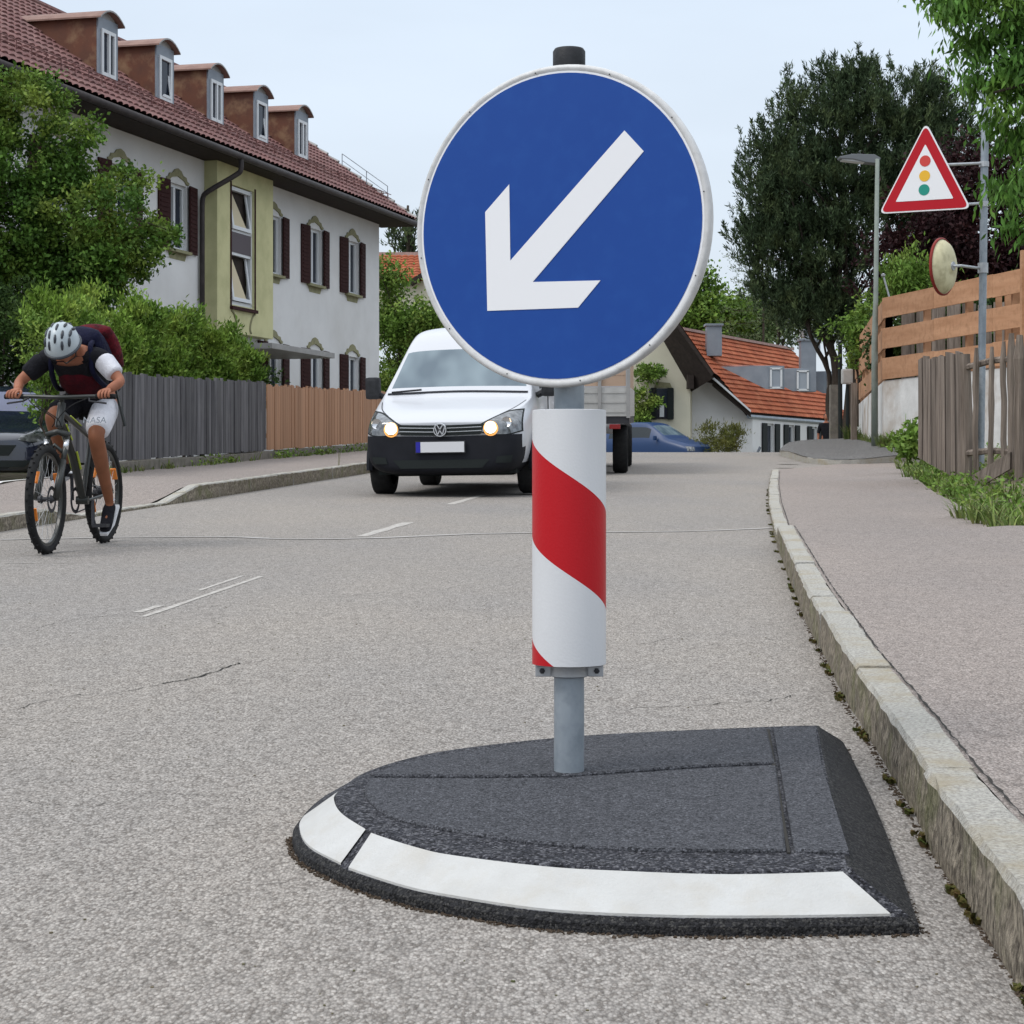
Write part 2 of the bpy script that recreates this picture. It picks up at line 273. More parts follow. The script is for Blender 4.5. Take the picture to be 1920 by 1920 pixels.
# ---------------------------------------------------------------- mesh helpers
BASE = {}
def tag(o, label=None, cat=None, group=None, kind=None):
    if label: o['label'] = label
    if cat: o['category'] = cat
    if group: o['group'] = group
    if kind: o['kind'] = kind
    return o
def thing(name, label, cat, loc=(0, 0, 0), group=None):
    o = bpy.data.objects.new(name, None); COL.objects.link(o); o.location = loc; o.empty_display_size = .2
    BASE[o.name] = Vector(loc)
    return tag(o, label, cat, group)
def link(o, parent=None):
    COL.objects.link(o)
    if parent is not None:
        o.parent = parent
        if parent.type == 'EMPTY':
            o.matrix_parent_inverse = Matrix.Translation(-BASE.get(parent.name, Vector((0, 0, 0))))
    return o
class MB:
    def __init__(s): s.v = []; s.f = []; s.m = []; s.cur = 0
    def poly(s, pts):
        n = len(s.v); s.v += [tuple(p) for p in pts]; s.f.append(tuple(range(n, n+len(pts)))); s.m.append(s.cur); return s
    def add(s, vs, fs):
        n = len(s.v); s.v += [tuple(p) for p in vs]; s.f += [tuple(n+i for i in f) for f in fs]; s.m += [s.cur]*len(fs); return s
    def box(s, c, size, mat=None):
        hx, hy, hz = size[0]/2, size[1]/2, size[2]/2; c = Vector(c)
        vs = []
        for sx, sy, sz in ((-1,-1,-1),(1,-1,-1),(1,1,-1),(-1,1,-1),(-1,-1,1),(1,-1,1),(1,1,1),(-1,1,1)):
            p = Vector((sx*hx, sy*hy, sz*hz))
            if mat is not None: p = mat @ p
            vs.append(c+p)
        return s.add(vs, [(0,3,2,1),(4,5,6,7),(0,1,5,4),(1,2,6,5),(2,3,7,6),(3,0,4,7)])
    def obox(s, o, ax, ay, az):
        """box from a corner and three edge vectors"""
        o, ax, ay, az = map(Vector, (o, ax, ay, az))
        vs = [o, o+ax, o+ax+ay, o+ay, o+az, o+ax+az, o+ax+ay+az, o+ay+az]
        return s.add(vs, [(0,3,2,1),(4,5,6,7),(0,1,5,4),(1,2,6,5),(2,3,7,6),(3,0,4,7)])
    def tube(s, pts, r, n=10, cap=True):
        pts = [Vector(p) for p in pts]; k = len(pts)
        rr = r if isinstance(r, (list, tuple)) else [r]*k
        base = len(s.v); prev = None
        for i, p in enumerate(pts):
            d = (pts[min(i+1, k-1)]-pts[max(i-1, 0)]).normalized()
            if prev is None:
                a = d.orthogonal().normalized()
            else:
                a = (prev - d*prev.dot(d))
                a = a.normalized() if a.length > 1e-6 else d.orthogonal().normalized()
            prev = a; b = d.cross(a)
            for j in range(n):
                t = 2*math.pi*j/n
                s.v.append(tuple(p+(a*math.cos(t)+b*math.sin(t))*rr[i]))
        for i in range(k-1):
            for j in range(n):
                j2 = (j+1) % n
                s.f.append((base+i*n+j, base+i*n+j2, base+(i+1)*n+j2, base+(i+1)*n+j)); s.m.append(s.cur)
        if cap:
            s.f.append(tuple(base+j for j in reversed(range(n)))); s.m.append(s.cur)
            s.f.append(tuple(base+(k-1)*n+j for j in range(n))); s.m.append(s.cur)
        return s
    def lathe(s, prof, n=32, o=(0, 0, 0), mat=None):
        """profile of (radius, height) about local Z"""
        base = len(s.v); o = Vector(o)
        for r_, z_ in prof:
            for j in range(n):
                t = 2*math.pi*j/n; p = Vector((r_*math.cos(t), r_*math.sin(t), z_))
                s.v.append(tuple(o+(mat @ p if mat is not None else p)))
        for i in range(len(prof)-1):
            for j in range(n):
                j2 = (j+1) % n
                s.f.append((base+i*n+j, base+i*n+j2, base+(i+1)*n+j2, base+(i+1)*n+j)); s.m.append(s.cur)
        return s
    def prism(s, pts, d):
        """closed polygon pts (Vectors) extruded by d"""
        pts = [Vector(p) for p in pts]; d = Vector(d); n = len(pts)
        fs = [tuple(range(n)), tuple(reversed(range(n, 2*n)))]
        fs += [(i, i+n, (i+1) % n+n, (i+1) % n) for i in range(n)]
        return s.add(pts+[p+d for p in pts], fs)
    def build(s, name, mats, parent=None, smooth=False, bevel=0, auto=None, fix=True):
        me = bpy.data.meshes.new(name); me.from_pydata(s.v, [], s.f)
        if not isinstance(mats, (list, tuple)): mats = [mats]
        for m in mats: me.materials.append(m)
        if len(mats) > 1: me.polygons.foreach_set('material_index', s.m)
        if fix:
            bm = bmesh.new(); bm.from_mesh(me); bmesh.ops.recalc_face_normals(bm, faces=bm.faces)
            if bevel:
                bmesh.ops.remove_doubles(bm, verts=bm.verts, dist=1e-5)
                es = [e for e in bm.edges if len(e.link_faces) == 2 and e.calc_face_angle(0) > .6]
                bmesh.ops.bevel(bm, geom=es, offset=bevel, segments=2, affect='EDGES', profile=.7)
            bm.to_mesh(me); bm.free()
        me.update()
        if smooth:
            me.polygons.foreach_set('use_smooth', [True]*len(me.polygons))
            if auto: me.set_sharp_from_angle(angle=auto)
        o = bpy.data.objects.new(name, me)
        return link(o, parent)
def copy_tree(o, parent=None):
    c = o.copy(); COL.objects.link(c)
    if parent is not None: c.parent = parent
    for ch in list(o.children): copy_tree(ch, c)
    return c
def catmull(pts, sub=6, closed=False):
    pts = [Vector(p) for p in pts]; n = len(pts); o = []
    for i in range(n if closed else n-1):
        if closed: a, b, c, d = pts[(i-1) % n], pts[i], pts[(i+1) % n], pts[(i+2) % n]
        else: a, b, c, d = pts[max(i-1, 0)], pts[i], pts[i+1], pts[min(i+2, n-1)]
        for k in range(sub):
            t = k/sub
            o.append(.5*((2*b)+(-a+c)*t+(2*a-5*b+4*c-d)*t*t+(-a+3*b-3*c+d)*t*t*t))
    if not closed: o.append(pts[-1])
    return o

# ---------------------------------------------------------------- foliage
def leaf_mesh(name, P, A, Wd, ln, wd, mat, parent=None):
    """P base points, A unit axes, Wd unit side vectors: one pointed leaf each"""
    n = len(P); ln = np.broadcast_to(np.asarray(ln), (n,))[:, None]; wd = np.broadcast_to(np.asarray(wd), (n,))[:, None]
    nn = np.cross(A, Wd)
    v = np.empty((n, 4, 3)); v[:, 0] = P; v[:, 2] = P+A*ln
    v[:, 1] = P+A*ln*.45+Wd*wd*.5+nn*wd*.15; v[:, 3] = P+A*ln*.45-Wd*wd*.5+nn*wd*.15
    me = bpy.data.meshes.new(name); me.vertices.add(n*4); me.vertices.foreach_set('co', v.ravel())
    me.loops.add(n*4); me.loops.foreach_set('vertex_index', np.arange(n*4))
    me.polygons.add(n); me.polygons.foreach_set('loop_start', np.arange(n)*4)
    try: me.polygons.foreach_set('loop_total', np.full(n, 4))
    except Exception: pass
    me.materials.append(mat); me.update(calc_edges=True); me.validate()
    return link(bpy.data.objects.new(name, me), parent)
def unit(a): return a/np.maximum(np.linalg.norm(a, axis=1, keepdims=True), 1e-9)
def blob_pts(blobs, n, shell=.45):
    """n points in a union of ellipsoids, biased to the outside"""
    vol = np.array([b[3]*b[4]*b[5] for b in blobs])**.75; pick = RNG.choice(len(blobs), n, p=vol/vol.sum())
    B = np.array(blobs)[pick]; d = unit(RNG.normal(size=(n, 3))); r = RNG.random(n)**shell
    return B[:, :3]+d*r[:, None]*B[:, 3:6], d
def crown(name, blobs, clumps, per, spread, ln, wd, mat, parent, mode='any', shell=.4, lump=1.35, lumps=8):
    K_, D = blob_pts(blobs, max(6, clumps//lumps), shell)
    li = RNG.integers(0, len(K_), clumps); C_ = K_[li]+RNG.normal(size=(clumps, 3))*spread*lump*np.array([1, 1, .8]); D = D[li]
    n = clumps*per; ids = np.repeat(np.arange(clumps), per)
    sp = spread*RNG.uniform(.6, 1.3, clumps)
    P = C_[ids]+RNG.normal(size=(n, 3))*sp[ids][:, None]*np.array([1, 1, .75])
    A = RNG.normal(size=(n, 3))
    if mode == 'up':
        ax_ = unit(RNG.normal(size=(clumps, 3))*.16+np.array([0, 0, 1])+D*.38)
        f_ = RNG.random(n)-.4; P = C_[ids]+ax_[ids]*(f_*sp[ids]*2.6)[:, None]+RNG.normal(size=(n, 3))*spread*.20*(1.1-f_)[:, None]
        A = A*.42+ax_[ids]*.9
    elif mode == 'droop': A = A*.45+np.array([0, 0, -.9])+D[ids]*.35
    elif mode == 'fan': A = A*.6+np.array([0, 0, .7])+D[ids]*.6
    else: A = A+D[ids]*.5+np.array([0, 0, -.1])
    A = unit(A); S = unit(np.cross(A, RNG.normal(size=(n, 3))))
    L_ = ln*RNG.uniform(.6, 1.3, n); W_ = wd*RNG.uniform(.7, 1.2, n)
    return leaf_mesh(name, P, A, S, L_, W_, mat, parent), C_
def trunk(name, base, top, r, targets, parent, nlimb=10, mat=None, bend=.15, nside=9):
    mb = MB(); base, top = Vector(base), Vector(top); h = (top-base).length
    pts = [base.lerp(top, i/6)+Vector((random.uniform(-1, 1), random.uniform(-1, 1), 0))*bend*(0 if i == 0 else 1)*.5 for i in range(7)]
    pts = catmull(pts, 3); mb.tube(pts, [r*(1.25 if i == 0 else 1)*(1-.75*i/(len(pts)-1)) for i in range(len(pts))], nside)
    k = len(targets)
    for t in range(nlimb):
        tg = Vector(targets[random.randrange(k)]); f = random.uniform(.3, .95)
        a = pts[int(f*(len(pts)-1))]; m_ = a.lerp(tg, .5)+Vector((0, 0, .12*(tg-a).length))
        q = catmull([a, m_, tg], 4); r0 = r*.45*(1.1-f)
        mb.tube(q, [r0*(1-.8*i/(len(q)-1))+.004 for i in range(len(q))], 6)
    return mb.build(name, mat or M['bark'], parent, smooth=True)
def tree(name, label, blobs, clumps, per, spread, ln, wd, mat, base, top, r, mode='any', nlimb=12, cat='tree', group=None, shell=.4):  # faces below the hips take the painted shade tone
    t = thing(name, label, cat, base, group)
    o, C_ = crown('crown', blobs, clumps, per, spread, ln, wd, M[mat], t, mode, shell)
    trunk('trunk', base, top, r, C_[:80], t, nlimb)
    return t
def tuft(mb_list, base, n, h, spread, lean=.5):
    """grass blades as curved strips, appended to a vertex list"""
    for i in range(n):
        a = random.uniform(0, 2*math.pi); d = Vector((math.cos(a), math.sin(a), 0))
        b = Vector(base)+d*random.uniform(0, spread); hh = h*random.uniform(.5, 1.15); w_ = .004+.004*random.random()+h*.008
        s_ = Vector((-d.y, d.x, 0))*w_
        m_ = b+d*hh*lean*.35+Vector((0, 0, hh*.6)); t = b+d*hh*lean*random.uniform(.6, 1.2)+Vector((0, 0, hh*random.uniform(.75, 1)))
        mb_list.add([b-s_, b+s_, m_+s_*.8, m_-s_*.8, t], [(0, 1, 2, 3), (3, 2, 4)])

# ---------------------------------------------------------------- walls and roofs
def wall_holes(mb, o, d, n, Lw, z0, z1, holes, depth=.15):
    """wall in plane through o along unit d, outward normal n; holes = (s0,s1,za,zb)"""
    o = Vector(o); d = Vector(d); n = Vector(n)
    xs = sorted({0, Lw, *[h[0] for h in holes], *[h[1] for h in holes]}); zs = sorted({z0, z1, *[h[2] for h in holes], *[h[3] for h in holes]})
    def P(s, z, k=0): return Vector((o.x, o.y, 0))+d*s+Vector((0, 0, z))-n*k
    for a, b in zip(xs, xs[1:]):
        for c, e in zip(zs, zs[1:]):
            if any(h[0]-1e-6 <= a and b <= h[1]+1e-6 and h[2]-1e-6 <= c and e <= h[3]+1e-6 for h in holes): continue
            mb.poly([P(a, c), P(b, c), P(b, e), P(a, e)])
    for h in holes:
        a, b, c, e = h[:4]
        mb.poly([P(a, c), P(a, e), P(a, e, depth), P(a, c, depth)]); mb.poly([P(b, c), P(b, c, depth), P(b, e, depth), P(b, e)])
        mb.poly([P(a, c), P(a, c, depth), P(b, c, depth), P(b, c)]); mb.poly([P(a, e), P(b, e), P(b, e, depth), P(a, e, depth)])
def tile_roof(name, o, u, Lu, v, Lv, tw, th, mat, parent, amp=.03, step=.03, seg=6, cut=None):
    """pantile surface: u along the eave, v up the slope"""
    o, u, v = Vector(o), Vector(u).normalized(), Vector(v).normalized(); nrm = u.cross(v)
    if nrm.z < 0: nrm = -nrm
    nu = int(Lu/tw); nv = int(Lv/th); vs = []; fs = []
    du = Lu/(nu*seg); dv = Lv/nv; cols = nu*seg+1
    jit = RNG.uniform(-.004, .004, (nv+1, nu+1))
    for j in range(nv):
        for e, (f, lift) in enumerate(((0, step), (.995, 0))):
            for i in range(cols):
                ph = i/seg; a = amp*abs(math.sin(math.pi*ph))**.7+jit[j][int(min(ph, nu))]
                p = o+u*(i*du)+v*((j+f)*dv)+nrm*(a+lift+.01)
                vs.append(p)
    for r in range(nv*2-1):
        for i in range(cols-1):
            q = vs[r*cols+i]
            if cut and cut((i+.5)*du, (r/2+.25)*dv): continue
            fs.append((r*cols+i, r*cols+i+1, (r+1)*cols+i+1, (r+1)*cols+i))
    mb = MB(); mb.add(vs, fs)
    return mb.build(name, mat, parent, fix=False)
# ================================================================ GROUND
KR = [(0, .56), (2.0, .69), (2.93, .782), (3.406, .815), (3.955, .854), (4.74, .925), (6.06, 1.035), (7.12, 1.145), (8.29, 1.262), (10.96, 1.56), (12.8, 1.765), (14.0, 1.906), (18, 2.41), (22.8, 3.05), (29.3, 3.97)]
def kr(Y):
    return interp(KR, Y)
def kl(Y): return -3.84+(Y-14.4)*.118
def hs(Y): return interp([(0, .14), (12.75, .14), (13.3, .06), (29.3, .045), (31, .03), (35, .02)], Y)     # right pavement above the road
def hl(Y): return interp([(0, .12), (15.4, .12), (16.2, .03), (18.6, .03), (19.7, .16), (60, .16)], Y)
def er(Y): return interp([(0, 2.6), (12.5, 3.5), (14.5, 3.62), (20, 4.4), (29, 5.9), (31, 7.2), (34.5, 8.8)], Y)
def fl(Y): return -4.77+(Y-23.2)*.13                                              # fence line on the left

def sheet(name, rows, mat, kind='structure', parent=None):
    mb = MB(); k = len(rows[0]); vs = [p for r in rows for p in r]; fs = []
    for i in range(len(rows)-1):
        for j in range(k-1): fs.append((i*k+j, i*k+j+1, (i+1)*k+j+1, (i+1)*k+j))
    mb.add(vs, fs); o = mb.build(name, mat, parent, fix=False); tag(o, kind=kind); return o
def yline(a, b, st):
    n = max(1, int(round((b-a)/st))); return [a+(b-a)*i/n for i in range(n+1)]
def gb(X, Y):
    """extra height of the verge on the right"""
    if Y < 13 or Y > 30 or X < er(Y): return 0
    return min(.42, (X-er(Y))*.30)*min(1, (Y-13)/6)*min(1, (30-Y)/3)
rows = []
for Y in yline(-12, 70, 1.0)+yline(75, 420, 15):
    row = []
    for X in [-260, -120, -60, -30, -16, -12, -9, -7.2, -6.2, -5.4, -4.8, -3, -1, 1, 3, 3.6, 4, 4.4, 4.8, 5.2, 5.6, 6, 6.5, 7, 8, 9, 12, 16, 30, 60, 120, 260]:
        z = gz(Y)-.05 if Y > 0 else -.05+.0314*Y
        if X < -5.5 and Y < 32: z -= .22*min(1, (-5.5-X)/1.2)*min(1, max(0, (32-Y)/4))
        z += gb(X, Y)+(hs(Y)+.035 if X > er(max(Y, 0))-.1 and 0 < Y < 30 else 0)
        if X > 3.5 and Y > 30: z -= .10
        row.append((X, Y, z))
    rows.append(row)
sheet('ground', rows, M['soil'])
# carriageway
rows = []
for Y in yline(-6, 30, .5)+yline(31, 90, 1):
    a = kl(Y)-.02; b = kr(max(Y, 0))+.02 if Y < 29.3 else 3.97+(Y-29.3)*.13+min(6, (Y-29.3)*1.6)*(1 if Y < 60 else 1)
    if Y > 36: b = min(b, 9)
    n = 14
    rows.append([(lerp(a, b, i/n), Y, gz(Y) if Y > 0 else .0314*Y) for i in range(n+1)])
road = sheet('road', rows, M['road'])
# right pavement
rows = []
for Y in yline(-2, 34.5, .5):
    a = kr(max(Y, 0))+.105+(max(0, Y-29.3)*.4); b = er(max(Y, 0))
    rows.append([(lerp(a, b, i/6), Y, .0314*Y+hs(Y)-.004+.02*(1 if i > 4 else 0)) for i in range(7)])
sheet('pavement', rows, M['pave'])
# left pavement
rows = []
for Y in yline(2, 62, .5):
    a = fl(Y); b = kl(Y)-.13
    rows.append([(lerp(a, b, i/5), Y, gz(Y)+hl(Y)-.006+.03*(1-i/5)) for i in range(6)])
sheet('pavement', rows, M['pave'])
# pale concrete strip in front of the parked dark car
sheet('driveway_edge', [[(fl(Y)-.42, Y, gz(Y)+hl(Y)+.0), (fl(Y)+.02, Y, gz(Y)+hl(Y)+.034)] for Y in yline(8, 22.2, .5)], M['limewash'])

def kerb(name, X, H, y0, y1, side, lens, width=.115):
    """rough granite kerb stones laid end to end; side=+1: pavement on the right"""
    mb = MB(); Y = y0; random.seed(3)
    while Y < y1-.05:
        ln = random.choice(lens); Ye = min(Y+ln, y1); n = max(2, int((Ye-Y)/.09)); n = min(n, 14)
        off = random.uniform(-.006, .006); dz = random.uniform(-.004, .004)
        ring = []
        for i in range(n+1):
            y = Y+.006+(Ye-Y-.012)*i/n; x = X(y)+off; h = H(y)+dz
            g = .0314*y if y < 42.5 else gz(y)
            j = lambda s: random.uniform(-s, s)
            fx = lambda d, z, s: (x+side*d+j(s), y, g+z+j(s))
            c = .010+abs(j(.006))
            ring.append([fx(0, -.03, 0), fx(.0, h*.28, .006), fx(.004, h*.66, .006), fx(.004, h-c, .003), fx(c, h, .002), fx(width*.55, h, .002), fx(width-c, h, .002), fx(width+j(.008), h-.012, .003), fx(width, -.03, 0)])
        k = 9; vs = [p for r_ in ring for p in r_]; nb = len(mb.v)
        mb.v += vs
        for i in range(n):
            for q in range(k-1):
                mb.f.append((nb+i*k+q, nb+i*k+q+1, nb+(i+1)*k+q+1, nb+(i+1)*k+q)); mb.m.append(1 if q < 3 else 0)
        mb.f.append(tuple(nb+q for q in range(k))); mb.m.append(0); mb.f.append(tuple(nb+n*k+q for q in reversed(range(k)))); mb.m.append(0)
        Y = Ye
    o = mb.build(name, [M['granite'], M['granite_face']], None, fix=True); tag(o, kind='structure'); return o
kerb('kerb', kr, hs, 1.2, 29.2, 1, [.85, 1.1, 1.6, .62])
kerb('kerb', kl, hl, 6, 58, -1, [1.0, 1.3, .8])
# moss and dirt in the gutter line and the dark joint behind the stones
def ribbon(name, pts, wds, mat, lift=.002, kind='structure'):
    mb = MB(); n = len(pts); L_ = []; R_ = []
    for i, p in enumerate(pts):
        p = Vector(p); d = (Vector(pts[min(i+1, n-1)])-Vector(pts[max(i-1, 0)])); s = Vector((-d.y, d.x, 0)).normalized()
        w_ = wds[i] if isinstance(wds, list) else wds
        L_.append(p+s*w_/2+Vector((0, 0, lift))); R_.append(p-s*w_/2+Vector((0, 0, lift)))
    mb.add(L_+R_, [(i, i+1, n+i+1, n+i) for i in range(n-1)])
    o = mb.build(name, mat, None, fix=False); tag(o, kind=kind); return o
ys = yline(1.5, 28, .12)
def clods(name, pts, n, rad, s0, s1, mat):
    mb = MB()
    for _ in range(n):
        p = Vector(random.choice(pts)); s_ = random.uniform(s0, s1); c = p+Vector((random.gauss(0, rad), random.gauss(0, rad*2), 0))
        M3 = Matrix.Rotation(random.random()*6, 3, (random.random(), random.random(), 1)); mb.box(c, (s_*random.uniform(.6, 1.6), s_, s_*.7), M3)
    o = mb.build(name, mat, None, fix=False); tag(o, kind='stuff'); return o
clods('gutter_dirt', [(kr(y)-.006, y, .0314*y) for y in yline(1.8, 9, .01)+yline(2, 5, .01)], 900, .005, .002, .007, M['dirt'])
ys = yline(1.5, 28, .035)
ribbon('kerb_joint', [(kr(y)+.118+random.uniform(-.003, .003), y, .0314*y+hs(y)) for y in ys], [random.uniform(.001, .009) for _ in ys], M['crack'], .001)
mb = MB()
for y in [2.2, 2.9, 3.35, 3.5, 3.9, 4.6, 5.2, 5.3, 5.9, 6.5, 7.4, 8.4, 9.1, 10.2, 11.4]+[random.uniform(2, 24) for _ in range(34)]:
    for q in range(5):
        b = Vector((kr(y)-.004-random.random()*.012, y+random.uniform(-.06, .06), .0314*y+.002)); tuft(mb, b, 4, .016, .012, .9)
o = mb.build('moss_in_gutter', M['moss'], None, fix=False); tag(o, kind='stuff')

# painted centre line, worn to two thin stripes; other marks
def dash(pa, pb, w_, name='lane_marking', gap=0):
    a, b = G(*pa), G(*pb)
    n = 8; pts = [a.lerp(b, i/n) for i in range(n+1)]
    ribbon(name, pts, [w_*random.uniform(.7, 1.1) for _ in pts], M['paint_worn'], .002)
dash((268, 1157), (490, 1081), .035); dash((256, 1149), (300, 1136), .05); dash((372, 1108), (455, 1080), .025)
dash((678, 1006), (765, 980), .10); dash((843, 946), (903, 929), .10)
dash((10, 1056), (140, 1056), .02)
ribbon('give_way_marking', [G(1460, 871), G(1495, 871)], .35, M['paint_worn'], .06); ribbon('give_way_marking', [G(1457, 878), G(1493, 878)], .30, M['paint_worn'], .06)
sp_ = catmull([G(0, 1012), G(230, 1008), (G(430, 1007)), G(540, 1011), G(700, 1009), G(900, 1001), G(1140, 998), G(1300, 996), G(1449, 990)], 6)
ribbon('road_seam', [p for p in sp_], [random.uniform(.09, .16) for _ in sp_], M['seam'], .002)
def crack(px, w0=.004, seg=.03):
    pts = catmull([G(*p) for p in px], 10); o_ = []
    for p in pts: o_.append(p+Vector((random.uniform(-seg, seg)*.3, random.uniform(-seg, seg), 0)))
    ribbon('road_crack', o_, [max(.0012, w0*(.35+.65*abs(math.sin(i_*.37))+random.uniform(-.15, .15))) for i_ in range(len(o_))], M['crack'], .002)
crack([(300, 1283), (360, 1272), (420, 1254), (450, 1243)], .010, .02)
crack([(30, 1330), (130, 1305), (230, 1298), (300, 1283)], .004, .03); crack([(450, 1243), (540, 1238), (620, 1236)], .003)
crack([(60, 1180), (160, 1160), (300, 1150)], .003, .03); crack([(1180, 1330), (1300, 1322), (1420, 1316), (1490, 1305)], .005, .02); crack([(20, 1500), (160, 1512), (330, 1490), (470, 1500)], .002, .02)
crack([(620, 1120), (800, 1108), (960, 1112)], .003, .03); crack([(1190, 1210), (1330, 1190), (1450, 1200)], .003, .03)
# pavement seams on the right
ribbon('pavement_seam', [Vector((kr(13)+.12+i*.2, 13.05+random.uniform(-.02, .02), .0314*13.05+hs(13.05)+.002)) for i in range(9)], .012, M['dirt'], .004)
ribbon('pavement_seam', [Vector((kr(26)+.3+i*.3, 26.2+random.uniform(-.03, .03), .0314*26.2+hs(26.2)+.002)) for i in range(6)], .03, M['seam'], .004)
# loose chips and debris
mb = MB()
for _ in range(240):
    Y = random.uniform(2.6, 9); X = random.uniform(-.27*Y, kr(Y)-.02); s_ = random.uniform(.001, .003)
    if -.5 < X < .92 and 3.1 < Y < 5.2: continue
    mb.box((X, Y, .0314*Y+s_*.4), (s_*2, s_*1.4, s_), Matrix.Rotation(random.random()*3, 3, 'Z'))
o = mb.build('loose_grit', M['soil'], None); tag(o, kind='stuff')

# raised pavement beyond the side road
front = [(1462, 843, 42.5), (1468, 845, 40), (1484, 847, 38), (1503, 854, 35.6), (1525, 859, 34), (1567, 862, 33.3), (1620, 860, 33.4), (1665, 855, 34), (1720, 850, 34.5), (1800, 850, 34.5)]
back = [(1470, 835, 44), (1480, 829, 45), (1500, 826, 46), (1525, 824, 47), (1550, 823, 48), (1583, 822, 47), (1615, 825, 44), (1640, 831, 39), (1657, 834, 37.2), (1700, 836, 36.6), (1800, 838, 36)]
front = front[:6]+[(1595, 861, 33.3)]+front[6:]
rows = [[W(*p) for p in front], [W(*q)*.5+W(*p)*.5 for p, q in zip(front, back)], [W(*p) for p in back]]
sheet('side_pavement', rows, M['pave_dark'])
fr = [W(*p) for p in front]; fr2 = catmull(fr, 3)
sheet('side_kerb_face', [[p-Vector((0, 0, .30)) for p in fr2], [p-Vector((0, .0, .01)) for p in fr2], [p+Vector((0, .22, .008)) for p in fr2]], M['granite'])
# ================================================================ LEFT HOUSE
CF = -18.3
dF = Vector((.2775, .9607, 0)).normalized(); nF = Vector((dF.y, -dF.x, 0))
def fy(px, c=CF): return -3600*c/(2000-px)
def FP(Y, z=0, off=0):
    """point on the facade plane at depth Y, pushed out by off"""
    p = Vector((.2889*Y+CF, Y, z)); return p+nF*off
Y0 = 27.0; Y1 = 51.1; WT = 7.95
hb = gz(45)
house = thing('apartment_house', 'long white house with brown tiled roof and five dormers behind the left fence', 'house', FP(44, hb))
cols = [(49.17, 1), (46.72, 1), (44.27, 1), (39.5, 1), (37.1, 1), (34.7, 1), (32.2, 1)]
holes = []; cy = dF.y
for y, _ in cols:
    s = (y-Y0)/cy
    holes.append((s-.44, s+.44, 5.50, 6.86))
for y, _ in cols[:3]:
    s = (y-Y0)/cy; holes.append((s-.44, s+.44, 2.50, 3.90))
mb = MB(); Lw = (Y1-Y0)/cy
wall_holes(mb, FP(Y0), dF, nF, Lw, .6, WT, holes)
mb.poly([FP(Y1, .6), FP(Y1, .6)-nF*8.0, FP(Y1, WT)-nF*8.0, FP(Y1, 10.4)-nF*4.0, FP(Y1, WT)])
mb.poly([FP(Y0, .6), FP(Y0, .6)-nF*8.0, FP(Y0, WT)-nF*8.0, FP(Y0, 10.4)-nF*4.0, FP(Y0, WT)])
mb.build('wall', M['plaster'], house, fix=False)
FM = Matrix((nF, dF, (0, 0, 1))).transposed()     # local (out, along, up) -> world
def fb(mb, c, size, rot=0):
    mat = FM @ Matrix.Rotation(rot, 3, 'Z'); mb.box(c, size, mat)
def fwindow(y, z0, z1, parent, wide=.88, shutters=True, orn=True):
    yc = y; zc = (z0+z1)/2; h = z1-z0
    wf = MB()
    fb(wf, FP(yc-wide/2*cy+.035, zc, -.10), (.05, .07, h)); fb(wf, FP(yc+wide/2*cy-.035, zc, -.10), (.05, .07, h))
    fb(wf, FP(yc, z0+.035, -.10), (.055, wide, .07)); fb(wf, FP(yc, z1-.035, -.10), (.055, wide, .07)); fb(wf, FP(yc, zc, -.095), (.06, .09, h-.1))
    w_ = wf.build('window', M['frame_white'], parent)
    g = MB(); g.poly([FP(yc-wide/2*cy, z0, -.12), FP(yc+wide/2*cy, z0, -.12), FP(yc+wide/2*cy, z1, -.12), FP(yc-wide/2*cy, z1, -.12)]); g.build('pane', M['glass'], w_, fix=False)
    s = MB(); fb(s, FP(yc, z0-.03, .04), (.12, wide+.14, .06)); s.poly([FP(yc-.42, z0-.06, .004), FP(yc+.42, z0-.06, .004), FP(yc+.34, z0-.20, .004), FP(yc-.34, z0-.20, .004)]); s.build('sill', M['ornament'], w_)
    if shutters:
        for sd_ in (-1, 1):
            s = MB(); c0 = yc+sd_*(wide/2+.235)*cy
            for q in range(1): fb(s, FP(c0, zc, .045), (.035, .44, h+.04), 0.10*sd_)
            for q in range(14): fb(s, FP(c0, z0+.07+q*(h-.14)/13, .066), (.02, .34, .035), 0.10*sd_)
            s.build('shutter', M['shutter'], parent)
    if orn:
        s = MB(); prof = [(-.50, 0), (-.52, .05), (-.42, .08), (-.38, .15), (-.24, .17), (-.15, .25), (0, .29), (.15, .25), (.24, .17), (.38, .15), (.42, .08), (.52, .05), (.50, 0), (.40, -.0), (.30, .07), (0, .13), (-.30, .07), (-.40, 0)]
        s.prism([FP(yc+a*cy, z1+.03+b, .0) for a, b in prof], nF*.03); s.build('window_ornament', M['ornament'], parent)
for y, _ in cols: fwindow(y, 5.50, 6.86, house)
for y, _ in cols[:3]: fwindow(y, 2.50, 3.90, house)
